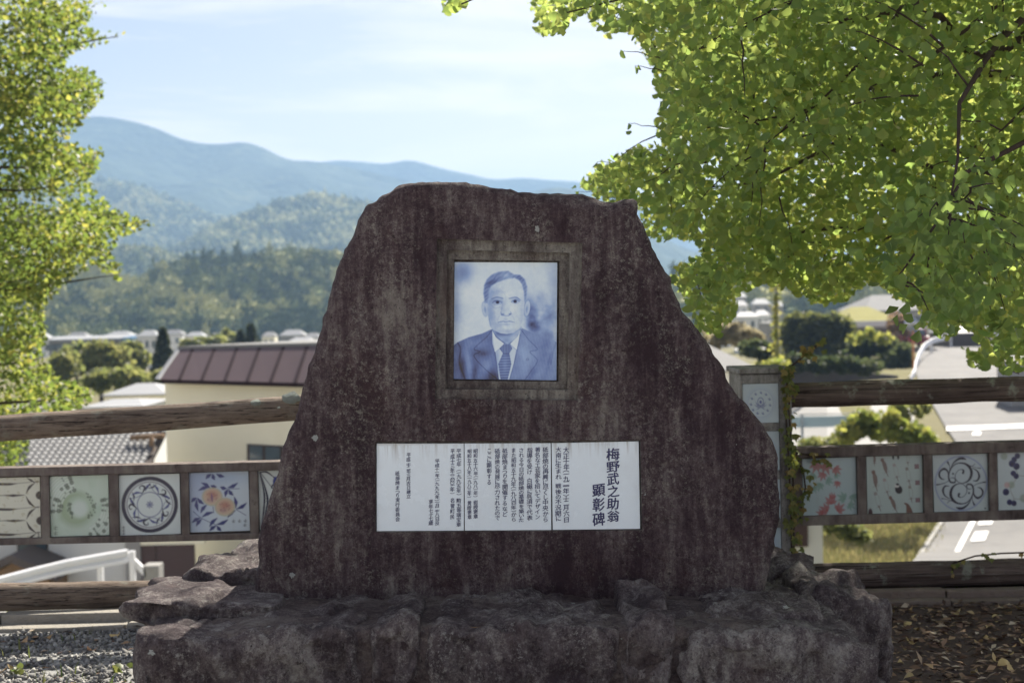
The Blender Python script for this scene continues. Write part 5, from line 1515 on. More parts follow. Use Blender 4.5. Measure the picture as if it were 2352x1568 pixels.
def litter(name, n, xr, yr, material, smin, smax, flat=.35):
    pos = np.c_[rng.uniform(*xr, n), rng.uniform(*yr, n), rng.uniform(.002, .022, n)]
    y = rng.standard_normal((n, 3)); y[:, 2] *= flat * .4; y /= np.linalg.norm(y, axis=1)[:, None]
    z = np.array([0, 0, 1.]) + rng.standard_normal((n, 3)) * flat
    x = np.cross(y, z); x /= np.linalg.norm(x, axis=1)[:, None]; z = np.cross(x, y)
    R = np.stack([x, y, z], -1); TV = np.array([(0, 0, 0), (-.22, .45, .12), (0, 1, .05), (.22, .45, .12)]); TF = np.array([(0, 1, 2), (0, 2, 3)])
    s = rng.uniform(smin, smax, n)
    V = np.einsum('nij,kj->nki', R, TV) * s[:, None, None] + pos[:, None]
    V[:, :, 2] = np.maximum(V[:, :, 2], .003) + tz(pos[:, 0], pos[:, 1])[:, None]
    F = TF[None] + (np.arange(n) * 4)[:, None, None]
    o = np_mesh(name, V.reshape(-1, 3), F.reshape(-1, 3), material, None, tint=np.repeat(rng.random(n), 4)); tag(o, kind='stuff'); return o
g = G('dry_litter'); at = g.n('Attribute', {'attribute_name': 'tint'}).outputs['Fac']
M_litter = g.done(g.bsdf(g.ramp(at, [(0, (.045, .028, .024)), (.5, (.16, .10, .07)), (.85, (.34, .23, .14)), (1, (.50, .42, .32))]), .85, None, .2))
tag(litter('leaf_litter', 5200, (.9, 3.4), (4.3, 6.86), M_litter, .02, .065), 'brown dry leaf litter covering the dark soil', 'leaf litter')
tag(litter('leaf_litter', 260, (-3.3, -1.0), (4.3, 6.5), M_litter, .02, .05), 'few dry leaves strewn over the grey gravel', 'leaf litter')
g = G('fallen_ginkgo_leaf'); f = g.n('ObjectInfo').outputs['Random']
M_fall = g.done(g.bsdf(g.ramp(f, [(0, (.34, .22, .10)), (.5, (.54, .40, .18)), (.8, (.44, .34, .17)), (1, (.40, .24, .14))]), .6, None, .3))
fall_me = []
for cu, nt_ in ((.35, .12), (.55, .05), (-.3, .16)):
    V, F = fan(7, nt_, cu, .03); V[:, 2] += .05 if cu > 0 else .35
    me = bpy.data.meshes.new('fallen_leaf'); me.from_pydata(V.tolist(), [], [list(map(int, q)) for q in F]); me.materials.append(M_fall); fall_me.append(me)
for k in range(150):
    side = k >= 14
    x, y = (random.uniform(1.25, 2.75), random.uniform(4.9, 6.8)) if side else (random.uniform(-2.5, -1.25), random.uniform(5.3, 6.4))
    o = bpy.data.objects.new('fallen_leaf', fall_me[k % 3]); link(o)
    s = random.uniform(.03, .052)
    o.scale = (s, s, s); o.rotation_euler = (random.gauss(0, .25), random.gauss(0, .25), random.uniform(0, 6.28)); o.location = (x, y, .008 + gz(x, y))
    if side: tag(o, 'yellow fan shaped ginkgo leaf fallen on the dark littered soil', 'fallen leaf', 'ginkgo leaves fallen on the soil')
    else: tag(o, 'yellow ginkgo leaf fallen on the grey gravel', 'fallen leaf', 'ginkgo leaves fallen on the gravel')
# blades and small weeds
def blades(name, spots, nper, hmin, hmax, material, wid=.004, zf=lambda x, y: 0.0, spread=.05):
    V, F, T = [], [], []
    for (x, y) in spots:
        for _ in range(nper):
            bx, by = x + random.gauss(0, spread), y + random.gauss(0, spread); h = random.uniform(hmin, hmax); a = random.uniform(0, 6.28)
            dx, dy = math.cos(a) * h * random.uniform(.2, .7), math.sin(a) * h * random.uniform(.2, .7); z0 = zf(bx, by)
            w = Vector((-math.sin(a), math.cos(a), 0)) * wid
            q0 = Vector((bx, by, z0 - .01)); q1 = q0 + Vector((dx * .35, dy * .35, h * .7)); q2 = q0 + Vector((dx, dy, h))
            b = len(V); V += [q0 - w, q0 + w, q1 + w * .8, q1 - w * .8, q2, q2 + w * .05]; F += [[b, b + 1, b + 2, b + 3], [b + 3, b + 2, b + 5, b + 4]]; T += [random.random()] * 6
    o = np_mesh(name, np.array([tuple(v) for v in V]), np.array(F), material, None, tint=T); tag(o, kind='stuff'); return o
M_grass = leaf_mat('grass_blade', [(0, (.05, .085, .02)), (1, (.15, .16, .05))], [(0, (.16, .24, .05)), (1, (.34, .34, .1))], False, .35)
M_drygrass = leaf_mat('dry_grass', [(0, (.12, .13, .04)), (1, (.30, .25, .11))], [(0, (.3, .32, .1)), (1, (.5, .42, .2))], False, .3)
sp = [(random.uniform(-2.7, -1.25), random.uniform(4.9, 6.45)) for _ in range(30)]
tag(blades('grass', sp, 6, .02, .09, M_grass, zf=gz), 'thin green grass sprouting through the gravel', 'grass')
weed_sp = [(random.uniform(-2.6, -1.3), random.uniform(4.9, 5.75)) for _ in range(26)]
wp = np.array([(x + random.gauss(0, .03), y + random.gauss(0, .03), gz(x, y) + random.uniform(.012, .035)) for x, y in weed_sp for _ in range(5)])
tag(leaves('weeds', wp, rng.uniform(.025, .045, len(wp)), rng.random(len(wp)), M_grass, None, FAN_S, -.3), 'low round leaved weeds growing in the gravel', 'weeds')
sp = [(random.uniform(1.0, 3.4), random.uniform(7.30, 7.6)) for _ in range(60)] + [(random.uniform(-3.4, .2), random.uniform(6.95, 7.5)) for _ in range(60)]
tag(blades('grass', sp, 7, .02, .06, M_grass, zf=gz), 'short grass along the strip behind the bottom rails', 'grass')

# ---- twigs and needles on the base
M_twig = plain('dry_twig', (0.20, 0.13, 0.07), .8, .3, 30, .2)
for pts, lb in (([(1000, 1428, 4.50), (1040, 1436, 4.47), (1085, 1440, 4.45), (1160, 1441, 4.44)], 'long curved dry twig lying on the front boulder'),
                ([(1098, 1388, 4.75), (1120, 1393, 4.72), (1140, 1404, 4.68), (1150, 1414, 4.65)], 'short bent pine needle on the mortar before the panels'),
                ([(1760, 1366, 4.95), (1800, 1370, 4.95), (1845, 1377, 4.95)], 'straight brown twig on the boulders beside the slab'),
                ([(960 - 290, 1455, 4.44), (700, 1448, 4.46), (722, 1434, 4.52), (730, 1424, 4.56)], 'dark bent twig on the big front boulder')):
    w = [P(*q) for q in pts]
    o = tube('twig', w, .0022, M_twig, None, 5)
    tag(o, lb, 'twig')

# ================================================================= VILLAGE
M_cream = plain('cream_render', (0.86, 0.81, 0.64), .9, .08, .8, .1)
M_white = plain('white_render', (0.72, 0.72, 0.70), .9, .07, .8, .1)
M_greywall = plain('grey_wall', (0.32, 0.31, 0.30), .9, .15, 1, .2)
M_brown = plain('brown_metal', (0.075, 0.044, 0.046), .5, .18, 2, .05, .4)
M_seam = plain('dark_brown_seam', (0.028, 0.015, 0.02), .8, .15, 2, .05, .1)
M_zinc = plain('pale_metal', (0.28, 0.29, 0.30), .65, .15, 1.2, .1, .3)
M_glass = plain('window_glass', (0.10, 0.13, 0.15), .08, .2, 1, .0, .6)
M_darkframe = plain('dark_frame', (0.06, 0.04, 0.036), .6, .2, 2, .1)
M_kawara = plain('kawara_tile', (0.20, 0.203, 0.207), .7, .3, 3, .1, .2)
M_palekawara = plain('pale_roof_tile', (0.24, 0.24, 0.235), .9, .2, 2, .3, .1)
M_rail = plain('white_guardrail', (0.74, 0.75, 0.77), .4, .08, 2, .05, .4)
M_darkroof = plain('dark_roof', (0.10, 0.085, 0.08), .7, .3, 2, .1)
M_tan = plain('tan_board', (0.26, 0.17, 0.10), .85, .3, 1.5, .1)
M_blueroof = plain('blue_sheet', (0.10, 0.22, 0.36), .5, .12, 1, .05)
M_hay = plain('mossy_yellow_roof', (0.26, 0.245, 0.07), .95, .25, .6, .2)
M_blue = plain('pale_blue_sheet', (0.36, 0.48, 0.56), .6, .15, .5, .05)

def quadprism(name, pts, back, material, parent, bevel=0.0):
    return prism(name, [Vector(p) for p in pts], [Vector(p) + Vector(back) for p in pts], material, parent, bevel)

# ---- cream building with the brown mansard roof
bl = thing('cream_building', P(560, 1300, 35), 'cream rendered building with sloping dark brown seamed metal roof edge', 'building')
p0 = P(378, 1000, 36.0); p1 = P(760, 1000, 33.0)
bn = Vector((-(p1.y - p0.y), p1.x - p0.x, 0)).normalized(); bn = -bn if bn.y > 0 else bn
def BP(px, py, off=0.0): return onplane(px, py, p0 + bn * off, bn)
def at_z(v, z): return Vector((v.x, v.y, z))
wl, wr = BP(378, 872), BP(1240, 872)
bdir = (wr - wl); bdir.z = 0; bdir.normalize()
zt = BP(378, 870).z
fr = [at_z(wl, -6.6), at_z(wr, -6.6), at_z(wr, zt + .05), at_z(wl, zt + .05)]
prism('wall', fr, [p - bn * 7 for p in fr], M_cream, bl)
tops = [410, 442, 493, 544, 596, 651, 705, 760, 815, 872, 930]; bots = [366, 412, 463, 516, 567, 621, 677, 733, 789, 847, 905]
def ty(x): return 802 - (x - 410) * .025
def by(x): return 871 + (x - 370) * .026
OVF, OVB = .35, -1.0
for k in range(len(tops) - 1):
    q = [BP(bots[k] + 1.5, by(bots[k]), OVF), BP(bots[k + 1] - 1.5, by(bots[k + 1]), OVF), BP(tops[k + 1] - 1.5, ty(tops[k + 1]), OVB), BP(tops[k] + 1.5, ty(tops[k]), OVB)]
    prism('roof_panel', q, [p - bn * .08 - Vector((0, 0, .05)) for p in q], M_brown, bl)
    if k:
        a, b = BP(bots[k], by(bots[k]) - 1, OVF + .010), BP(tops[k], ty(tops[k]), OVB + .010)
        u = bdir * .055
        prism('roof_seam', [a - u, a + u, b + u, b - u], [p - bn * .14 - Vector((0, 0, .06)) for p in (a - u, a + u, b + u, b - u)], M_seam, bl)
a, b = BP(370, 872, OVF - .02), BP(930, 886, OVF - .02)
prism('fascia', [a - Vector((0, 0, .09)), b - Vector((0, 0, .09)), b, a], [p - bn * .1 for p in (a - Vector((0, 0, .09)), b - Vector((0, 0, .09)), b, a)], M_seam, bl)
a, b = BP(362, 870, OVF + .02), BP(411, 801, OVB + .02)
prism('rake_trim', [a - bdir * .10, a + bdir * .03, b + bdir * .03, b - bdir * .10], [p - bn * .2 + Vector((0, 0, -.02)) for p in (a - bdir * .10, a + bdir * .03, b + bdir * .03, b - bdir * .10)], M_zinc, bl)
a, b = BP(408, 802.5, OVB - .03), BP(930, 789.5, OVB - .03)
prism('ridge_cap', [a, b, b + Vector((0, 0, .085)), a + Vector((0, 0, .085))], [p - bn * 5.8 for p in (a, b, b + Vector((0, 0, .085)), a + Vector((0, 0, .085)))], M_palekawara, bl)
wq = [(567, 1019), (700, 1026), (700, 1075), (567, 1068)]
win = prism('window', [BP(x, y, .03) for x, y in wq], [BP(x, y, -.02) for x, y in wq], M_darkframe, bl)
for x0, x1 in ((573, 603), (609, 643), (650, 694)):
    q = [(x0, 1023 + (x0 - 567) * .05), (x1, 1023 + (x1 - 567) * .05), (x1, 1066), (x0, 1064)]
    prism('pane', [BP(x, y, .036) for x, y in q], [BP(x, y, .031) for x, y in q], M_glass, win)
q = [(637, 885), (640, 885), (640, 1021), (637, 1021)]
prism('wall_joint', [BP(x, y, .012) for x, y in q], [BP(x, y, -.01) for x, y in q], M_cream, bl)

# ---- tiled-roof house beside it
hs = thing('tiled_house', P(200, 1300, 32), 'low white house with weathered grey kawara tile roof and brown shutters', 'house')
E0, R0 = P(-260, 1150, 31.0), P(-260, 1002, 34.2)
ez, rz = -2.35, -1.18
xl, xr = P(60, 1010, 34).x - 4, P(377, 1010, 34).x
sl = Vector((0, 3.2, rz - ez)); sl_n = sl.normalized(); nrm_h = Vector((0, -sl_n.z, sl_n.y))
prism('roof_deck', [Vector((xl, 31.0, ez - .1)), Vector((xr, 31.0, ez - .1)), Vector((xr, 34.2, rz - .1)), Vector((xl, 34.2, rz - .1))], [Vector((xl, 31.1, ez - .22)), Vector((xr, 31.1, ez - .22)), Vector((xr, 34.2, rz - .22)), Vector((xl, 34.2, rz - .22))], M_darkroof, hs)
tw_, tl_ = .158, .20
V = []
for j, (v, lift) in enumerate(((0, .028), (1.08, .0))):
    for k in range(6):
        u = k / 5; V.append((u * tw_ * 1.02, v * tl_, lift + .022 * math.sin(u * 2 * math.pi + .8)))
Fk = [[k, k + 1, k + 7, k + 6] for k in range(5)]
V += [(u / 5 * tw_ * 1.02, 0, .004 + .022 * math.sin(u / 5 * 2 * math.pi + .8)) for u in range(6)]
Fk += [[12 + k, 13 + k, k + 1, k] for k in range(5)]
tile_me = bpy.data.meshes.new('roof_tile'); tile_me.from_pydata(V, [], Fk); tile_me.materials.append(M_kawara)
nrow = int(sl.length / tl_); ncol = int((xr - xl) / tw_)
base_h = worldpos(hs); rest_V, rest_F = [], []
Mrot = Matrix((Vector((1, 0, 0)), sl_n, nrm_h)).transposed()
made = 0
for r_ in range(nrow - 1, -1, -1):
    for c_ in range(ncol - 1, -1, -1):
        pos = Vector((xl + c_ * tw_, 31.0, ez)) + sl_n * (r_ * tl_) + nrm_h * .0
        sx_, sy_, _ = project(np.array([tuple(pos)]))
        if 55 < sx_[0] < 385 and sy_[0] < 1082 and made < 300:
            o = bpy.data.objects.new('roof_tile', tile_me); link(o, hs)
            o.matrix_local = Matrix.Translation(pos - base_h) @ (Matrix.Rotation(random.gauss(0, .01), 3, 'Z') @ Mrot).to_4x4(); made += 1
        else:
            b = len(rest_V); rest_V += [tuple(pos + Mrot @ Vector(v)) for v in V]; rest_F += [[b + i for i in f] for f in Fk]
tag(np_mesh('roof_tiles', np.array(rest_V), np.array(rest_F), M_kawara, hs), kind='stuff')
tube('ridge_tile', [(xl, 34.2, rz + .04), (xr, 34.2, rz + .04)], .10, M_kawara, hs, 8)
box('wall', xl + .3, P(291, 1270, 31.4).x, 31.42, 34.0, -6.6, ez - .02, M_white, hs)
box('pillar', P(291, 1270, 31.4).x, P(325, 1270, 31.4).x, 31.3, 31.6, -6.6, ez - .03, M_greywall, hs)
for x0, x1 in ((325, 358), (360, 446)):
    box('shutter', P(x0, 1270, 31.4).x, P(x1, 1270, 31.4).x, 31.36, 31.5, -6.6, P(360, 1251, 31.4).z, M_brown, hs)
box('lintel', P(325, 1270, 31.4).x, P(470, 1270, 31.4).x, 31.33, 31.6, P(360, 1250, 31.4).z, P(360, 1225, 31.4).z, M_cream, hs)
wn_ = box('window', P(40, 1260, 31.4).x, P(110, 1260, 31.4).x, 31.39, 31.5, P(70, 1273, 31.4).z, P(70, 1248, 31.4).z, M_darkframe, hs)
box('pane', P(44, 1260, 31.4).x, P(74, 1260, 31.4).x, 31.38, 31.388, P(70, 1271, 31.4).z, P(70, 1249, 31.4).z, M_glass, wn_)
box('pane', P(77, 1260, 31.4).x, P(107, 1260, 31.4).x, 31.38, 31.388, P(70, 1271, 31.4).z, P(70, 1249, 31.4).z, M_glass, wn_)
# brown gutter and downpipe
pg = thing('downpipe', P(349, 1100, 33.2), 'rust brown gutter and downpipe between tiled roof and cream wall', 'downpipe')
tube('pipe', [P(348, 1003, 33.2), P(348, 1120, 33.2)], .06, M_tan, pg, 8)
tube('gutter', [P(300, 1005, 33.3), P(376, 1001, 33.3)], .06, M_tan, pg, 8)

# ---- small gabled shed in front of the house
sh = thing('garden_shed', P(20, 1340, 30), 'small shed with dark tiled gable roof and tan boarded end', 'shed')
A_, B_, C_ = P(-120, 1345, 30), P(24, 1277, 30), P(128, 1320, 30)
prism('gable', [A_ + Vector((.3, .2, -.1)), Vector((A_.x + .3, 30.2, -6.5)), Vector((C_.x - .2, 30.2, -6.5)), C_ + Vector((-.2, .2, -.1)), B_ + Vector((0, .2, -.15))], [v + Vector((0, 2.5, 0)) for v in [A_ + Vector((.3, .2, -.1)), Vector((A_.x + .3, 30.2, -6.5)), Vector((C_.x - .2, 30.2, -6.5)), C_ + Vector((-.2, .2, -.1)), B_ + Vector((0, .2, -.15))]], M_tan, sh)
for a, b in ((A_, B_), (B_, C_)):
    prism('roof_slope', [a - Vector((0, 0, .14)), b - Vector((0, 0, .14)), b + Vector((0, 0, .03)), a + Vector((0, 0, .03))], [v + Vector((0, 3, 0)) for v in (a - Vector((0, 0, .14)), b - Vector((0, 0, .14)), b + Vector((0, 0, .03)), a + Vector((0, 0, .03)))], M_darkroof, sh)

# ---- white W-beam guardrail descending by the lane, with its end block
def wbeam(name, pts, h, material, parent):
    prof = [(0, 0), (.0, .06), (.05, .10), (.05, .18), (.0, .26), (.0, .44), (.05, .52), (.05, .60), (0, .66), (0, 1.0)]
    prof = [(0.00, 0.0), (0.06, 0.06), (0.06, 0.30), (0.0, 0.42), (0.0, 0.58), (0.06, 0.70), (0.06, 0.94), (0.0, 1.0)]
    V, F = [], []; n = len(prof)
    for i, p in enumerate(pts):
        t = (Vector(pts[min(i + 1, len(pts) - 1)]) - Vector(pts[max(i - 1, 0)])); t.z = 0; t.normalize()
        nn = Vector((t.y, -t.x, 0))
        for d, z in prof: V.append(Vector(p) + nn * d + Vector((0, 0, z * h)))
        for d, z in prof[::-1]: V.append(Vector(p) + nn * (d - .012) + Vector((0, 0, z * h)))
    m = 2 * n
    for i in range(len(pts) - 1):
        for k in range(m):
            k2 = (k + 1) % m; F.append([i * m + k, (i + 1) * m + k, (i + 1) * m + k2, i * m + k2])
    F.append(list(range(m))); F.append([(len(pts) - 1) * m + k for k in range(m)][::-1])
    return mesh_obj(name, V, F, material, parent)
gr = thing('guardrail', P(150, 1400, 27), 'white corrugated guardrail curving downhill below the fence', 'guardrail')
tp = [(-160, 1420, 25.0), (-60, 1382, 25.6), (0, 1357, 26.0), (70, 1338, 26.4), (150, 1318, 26.8), (220, 1305, 27.1), (293, 1292, 27.4)]
beam_pts = [P(*q) for q in tp]
wbeam('beam', beam_pts, .27, M_rail, gr)
for x, y, d in ((228, 1304, 27.15), (302, 1292, 27.45), (20, 1352, 26.2)):
    p = P(x, y, d); box('post', p.x - .05, p.x + .05, p.y + .02, p.y + .12, gz(p.x, p.y) - .3, p.z + .22, M_rail, gr)
eb = thing('end_block', P(348, 1330, 27.6), 'pale concrete end block with sloping white brace at the guardrail end', 'concrete block')
a = P(331, 1297, 27.6); b = P(368, 1340, 27.6)
box('block', a.x, b.x, 27.5, 27.9, gz(a.x, 27.6) - .3, a.z, M_conc, eb, .01)
a, b = P(291, 1266, 27.5), P(334, 1308, 27.5)
prism('brace', [a, a - Vector((0, 0, .16)), b - Vector((0, 0, .16)), b], [v + Vector((0, .1, 0)) for v in (a, a - Vector((0, 0, .16)), b - Vector((0, 0, .16)), b)], M_rail, eb)

# ---- simple houses: walls, hipped or gabled roof, windows
def house(px0, px1, py_ridge, py_eave, Y, label, wall, roof, gable=False, group=None, name='house', depth=None, wins=3, ridge=.4, cat='house'):
    a, b = P(px0, py_eave, Y), P(px1, py_eave, Y)
    zr = P((px0 + px1) / 2, py_ridge, Y + 2).z; ze = (a.z + b.z) / 2
    w = b.x - a.x; dp = depth or max(4.0, w * .7)
    zg = gz((a.x + b.x) / 2, Y + dp / 2) - .5
    h = thing(name, Vector(((a.x + b.x) / 2, Y, zg + .5)), label, cat, group)
    m = w * .04
    box('wall', a.x + m, b.x - m, Y + m, Y + dp - m, zg, ze + .02, wall, h)
    inset = 0.0 if gable else w * (1 - ridge) / 2
    e = [Vector((a.x, Y, ze)), Vector((b.x, Y, ze)), Vector((b.x, Y + dp, ze)), Vector((a.x, Y + dp, ze))]
    r0, r1 = Vector((a.x + inset, Y + dp / 2, zr)), Vector((b.x - inset, Y + dp / 2, zr))
    V = [*e, r0, r1] + [v - Vector((0, 0, w * .02)) for v in e]
    mesh_obj('roof', V, [[0, 1, 5, 4], [2, 3, 4, 5], [1, 2, 5], [3, 0, 4], [6, 7, 1, 0], [7, 8, 2, 1], [8, 9, 3, 2], [9, 6, 0, 3], [9, 8, 7, 6]], roof, h)
    hh = min(ze - zg, 3.0)
    for k in range(wins):
        x = a.x + w * (k + .7) / (wins + .4); ww = w * .07
        wv = box('window', x - ww, x + ww, Y + m - .05, Y + m + .02, ze - hh * .62, ze - hh * .25, M_darkframe, h)
        box('pane', x - ww * .85, x + ww * .85, Y + m - .058, Y + m - .052, ze - hh * .60, ze - hh * .27, M_glass, wv)
    return h
house(232, 382, 880, 906, 60, 'house with bright hipped metal roof below the trees', M_cream, M_zinc, ridge=.27, wins=3)
house(180, 330, 916, 934, 52, 'low outbuilding with pale sheet roof in front of the hipped house', M_white, M_zinc, wins=2)
house(-40, 95, 918, 938, 48, 'house with pale grey roof under the yellowing ginkgo', M_white, M_palekawara, wins=2)
house(100, 285, 772, 778, 240, 'long pale low factory shed with many windows', M_greywall, M_zinc, gable=True, wins=9, ridge=1, cat='shed', name='factory_shed', depth=14)
house(278, 312, 772, 775, 236, 'blue walled box building beside the long white shed', M_blueroof, M_blueroof, wins=2, depth=8, cat='building', name='blue_building')
house(311, 362, 758, 772, 230, 'two storey white house next to the blue building', M_white, M_zinc, wins=3)
house(238, 304, 760, 770, 300, 'house with broad bright roof above the factory shed', M_white, M_zinc, wins=3)
grp = 'village houses at the foot of the wooded hills'
VL = ['house with grey tiled roof right above the tall conical cedar', 'house with bright metal roof between the cedar and the low tree row', 'grey roofed house behind the upright pale green tree', 'narrow house with bright roof squeezed between the two cedars and the pale tree', 'grey roofed house beside the pointed cedar above the brown roof', 'broad village house with bright roof above the ridge cap', 'grey roofed village house tucked against the memorial stone outline', 'lower house with bright roof just above the brown seamed roof', 'grey roofed house on the slope above the long white shed', 'house with bright roof half hidden by the yellowing ginkgo']
for k, (x0, x1, r_, e_, Y_) in enumerate([(372, 420, 757, 768, 310), (424, 468, 762, 772, 300), (476, 520, 764, 773, 310), (528, 548, 762, 772, 290), (600, 632, 762, 772, 300), (640, 700, 757, 770, 280), (700, 735, 764, 775, 290), (660, 720, 774, 784, 250), (150, 200, 762, 772, 330), (60, 110, 764, 775, 330)]):
    house(x0, x1, r_, e_, Y_, VL[k], (M_white, M_cream, M_greywall)[k % 3], M_zinc if k % 2 else M_kawara, group=grp, wins=2, ridge=.5)
grp2 = 'white roofed houses glimpsed under the ginkgo leaves'
VL2 = ['white roofed house just under the lowest hanging ginkgo spray', 'white roofed house next to the vine covered pole', 'long white roofed house below the other glimpsed roofs', 'small white roofed house behind the vine covered pole', 'white roofed house between the long roof and the vine pole', 'highest small white roofed house on the far slope under the leaves', 'white roofed house peeping out beside the slanting stone edge']
for k, (x0, x1, r_, e_, Y_) in enumerate([(1683, 1720, 690, 702, 300), (1728, 1772, 686, 698, 310), (1690, 1745, 716, 727, 240), (1775, 1800, 690, 702, 300), (1735, 1770, 712, 724, 260), (1690, 1716, 672, 682, 360), (1640, 1680, 700, 712, 280)]):
    house(x0, x1, r_, e_, Y_, VL2[k], (M_white, M_greywall)[k % 2], M_zinc, group=grp2, wins=2, ridge=.5)
house(1500, 1748, 778, 851, 40, 'house with broad pale tiled roof rising behind the fence post', M_white, M_palekawara, ridge=.12, wins=2, depth=9)
house(1762, 1800, 738, 742, 150, 'grey boxy house behind the vine covered pole', M_greywall, M_palekawara, wins=2, depth=6)
house(1935, 2075, 704, 738, 118, 'low building with mossy yellow roof and white fascia', M_greywall, M_hay, ridge=.3, wins=2, depth=9, cat='building', name='low_building')
p_ = P(1936, 738, 117.7); q_ = P(2078, 735, 117.7)
fa = [p_, q_, q_ - Vector((0, 0, .5)), p_ - Vector((0, 0, .5))]
fas = prism('fascia', fa, [v + Vector((0, .25, 0)) for v in fa], M_white, [o for o in bpy.data.objects if o.name.startswith('low_building')][0])
house(1985, 2150, 676, 712, 160, 'large building with wide pale grey roof above the mirror', M_greywall, M_palekawara, ridge=.35, wins=3, depth=14, cat='building', name='hall')
house(2188, 2256, 700, 708, 150, 'pale blue grey block house behind the road bend', M_white, M_zinc, wins=2, depth=8)
house(2180, 2274, 738, 764, 118, 'dark open carport with pale gable roof by the road bend', M_darkroof, M_zinc, ridge=.1, wins=0, depth=6, cat='carport', name='carport')
house(2290, 2420, 690, 720, 125, 'white house half hidden by the ginkgo leaves beside the road', M_white, M_zinc, wins=2)
rwl = thing('retaining_wall', P(1940, 860, 84), 'dark stone retaining wall holding the bank below the hedge', 'wall')
ra, rb = P(1790, 838, 84), P(2084, 866, 84)
rq = [Vector((ra.x, 84, gz(ra.x, 84) - .5)), Vector((rb.x, 86, gz(rb.x, 86) - .5)), Vector((rb.x, 86, rb.z)), Vector((ra.x, 84, ra.z))]
prism('wall', rq, [v + Vector((0, 1.2, 0)) for v in rq], plain('dark_masonry', (0.10, 0.09, 0.095), .95, .35, 2.5, .6), rwl)
# ---- white shed below the fence and a dark wall at the road
ws = thing('white_shed', P(1850, 1300, 26), 'white rendered shed corner standing below the maple tile', 'shed')
x1_ = P(1890, 1250, 26).x
box('wall', x1_ - 3.2, x1_, 26, 29, -6.8, P(1880, 1150, 26).z, M_white, ws)
box('door', x1_ - 1.2, P(1857, 1250, 25.9).x, 25.93, 26.05, P(1850, 1253, 26).z, P(1880, 1165, 26).z, M_brown, ws)
box('eave', x1_ - 3.5, x1_ + .3, 25.5, 29.3, P(1880, 1150, 26).z, P(1880, 1146, 26).z, M_palekawara, ws)
bw = box('boundary_wall', P(2322, 850, 70).x, P(2322, 850, 70).x + 3, 70, 72, gz(25, 70) - .4, P(2330, 832, 70).z, M_greywall)
tag(bw, 'dark grey boundary wall at the road edge under the ginkgo', 'wall')

# ---- road mirror, guardrail at the bend, parked car, vine pole, mesh fence
mi = thing('road_mirror', P(2099, 850, 88), 'orange pole with round convex road mirror at the bend', 'mirror')
mp = P(2099, 870, 88); mt_ = P(2094, 744, 88)
M_orange = plain('orange_paint', (0.62, 0.24, 0.08), .5, .12, 2, .05)
M_mirror = plain('convex_mirror', (0.35, 0.37, 0.40), .1, .1, 1, 0, .6, .8)
tube('pole', [Vector((mp.x, 88, gz(mp.x, 88) - .2)), Vector((mp.x, 88, mt_.z + .3))], .055, M_orange, mi, 10)
Vm, Fm = [], []
for r_, yy in ((0, -.07), (.2, -.06), (.36, -.03), (.40, 0), (.44, -.02), (.44, .06), (.2, .1)):
    for k in range(20):
        th = 2 * math.pi * k / 20; Vm.append((mt_.x - .05 + r_ * math.cos(th), 87.9 + yy, mt_.z + r_ * math.sin(th)))
for i in range(6):
    for k in range(20):
        k2 = (k + 1) % 20; Fm.append([i * 20 + k, i * 20 + k2, (i + 1) * 20 + k2, (i + 1) * 20 + k])
mesh_obj('mirror_disc', Vm, Fm, M_mirror, mi, True)
gb = thing('guardrail', P(2110, 830, 95), 'white guardrail curving round the uphill road bend', 'guardrail')
crv = [(2090, 875, 84), (2100, 858, 87), (2103, 838, 91), (2111, 816, 97), (2123, 797, 103), (2140, 785, 109), (2163, 779, 114), (2185, 777, 118)]
cp = [P(*q) for q in crv]
wbeam('beam', [v - Vector((0, 0, .15)) for v in cp], .42, M_rail, gb)
for v in cp[1::2]: box('post', v.x - .07, v.x + .07, v.y + .02, v.y + .16, gz(v.x, v.y) - .3, v.z + .2, M_rail, gb)
car = thing('parked_car', P(2112, 800, 112), 'dark red car parked behind the road bend guardrail', 'car')
M_red = plain('red_car_paint', (0.20, 0.03, 0.035), .25, .1, 1, 0, .6)
c0 = P(2112, 800, 112); zb = c0.z
def profile_body(name, prof, x0, x1, material, parent):
    f = [Vector((x0, c0.y + u, zb + v)) for u, v in prof]; return prism(name, f, [p + Vector((x1 - x0, 0, 0)) for p in f], material, parent, .05)
profile_body('body', [(0, .35), (0, .85), (.15, .95), (3.0, 1.0), (4.0, .85), (4.05, .35)], c0.x - .85, c0.x + .85, M_red, car)
profile_body('cabin', [(.25, .98), (.6, 1.52), (2.2, 1.55), (3.0, .99)], c0.x - .74, c0.x + .74, M_red, car)
rw = [Vector((c0.x - .62, c0.y + .27, zb + 1.06)), Vector((c0.x + .62, c0.y + .27, zb + 1.06)), Vector((c0.x + .55, c0.y + .53, zb + 1.46)), Vector((c0.x - .55, c0.y + .53, zb + 1.46))]
prism('rear_window', rw, [v + Vector((0, .03, .02)) for v in rw], M_glass, car)
M_tyre = plain('tyre', (.03, .03, .03), .8, .2, 5, .2)
for sx_ in (-1, 1):
    box('tail_light', c0.x + sx_ * .72 - .1, c0.x + sx_ * .72 + .1, c0.y - .06, c0.y + .02, zb + .68, zb + .86, plain('lamp_red', (.5, .04, .03), .2, .1, 3, 0, .6), car)
    for yy in (.8, 3.2):
        tube('wheel', [(c0.x + sx_ * .86 - .1, c0.y + yy, zb + .32), (c0.x + sx_ * .86 + .1, c0.y + yy, zb + .32)], .32, M_tyre, car, 14, smooth=False)
box('plinth', c0.x - 1.2, c0.x + 1.2, c0.y - .5, c0.y + 4.6, gz(c0.x, c0.y + 2) - .5, zb, M_conc, None)
tag(bpy.data.objects['plinth'], 'raised concrete parking pad under the red car', 'parking pad')
bpy.data.objects['plinth'].name = 'parking_pad'
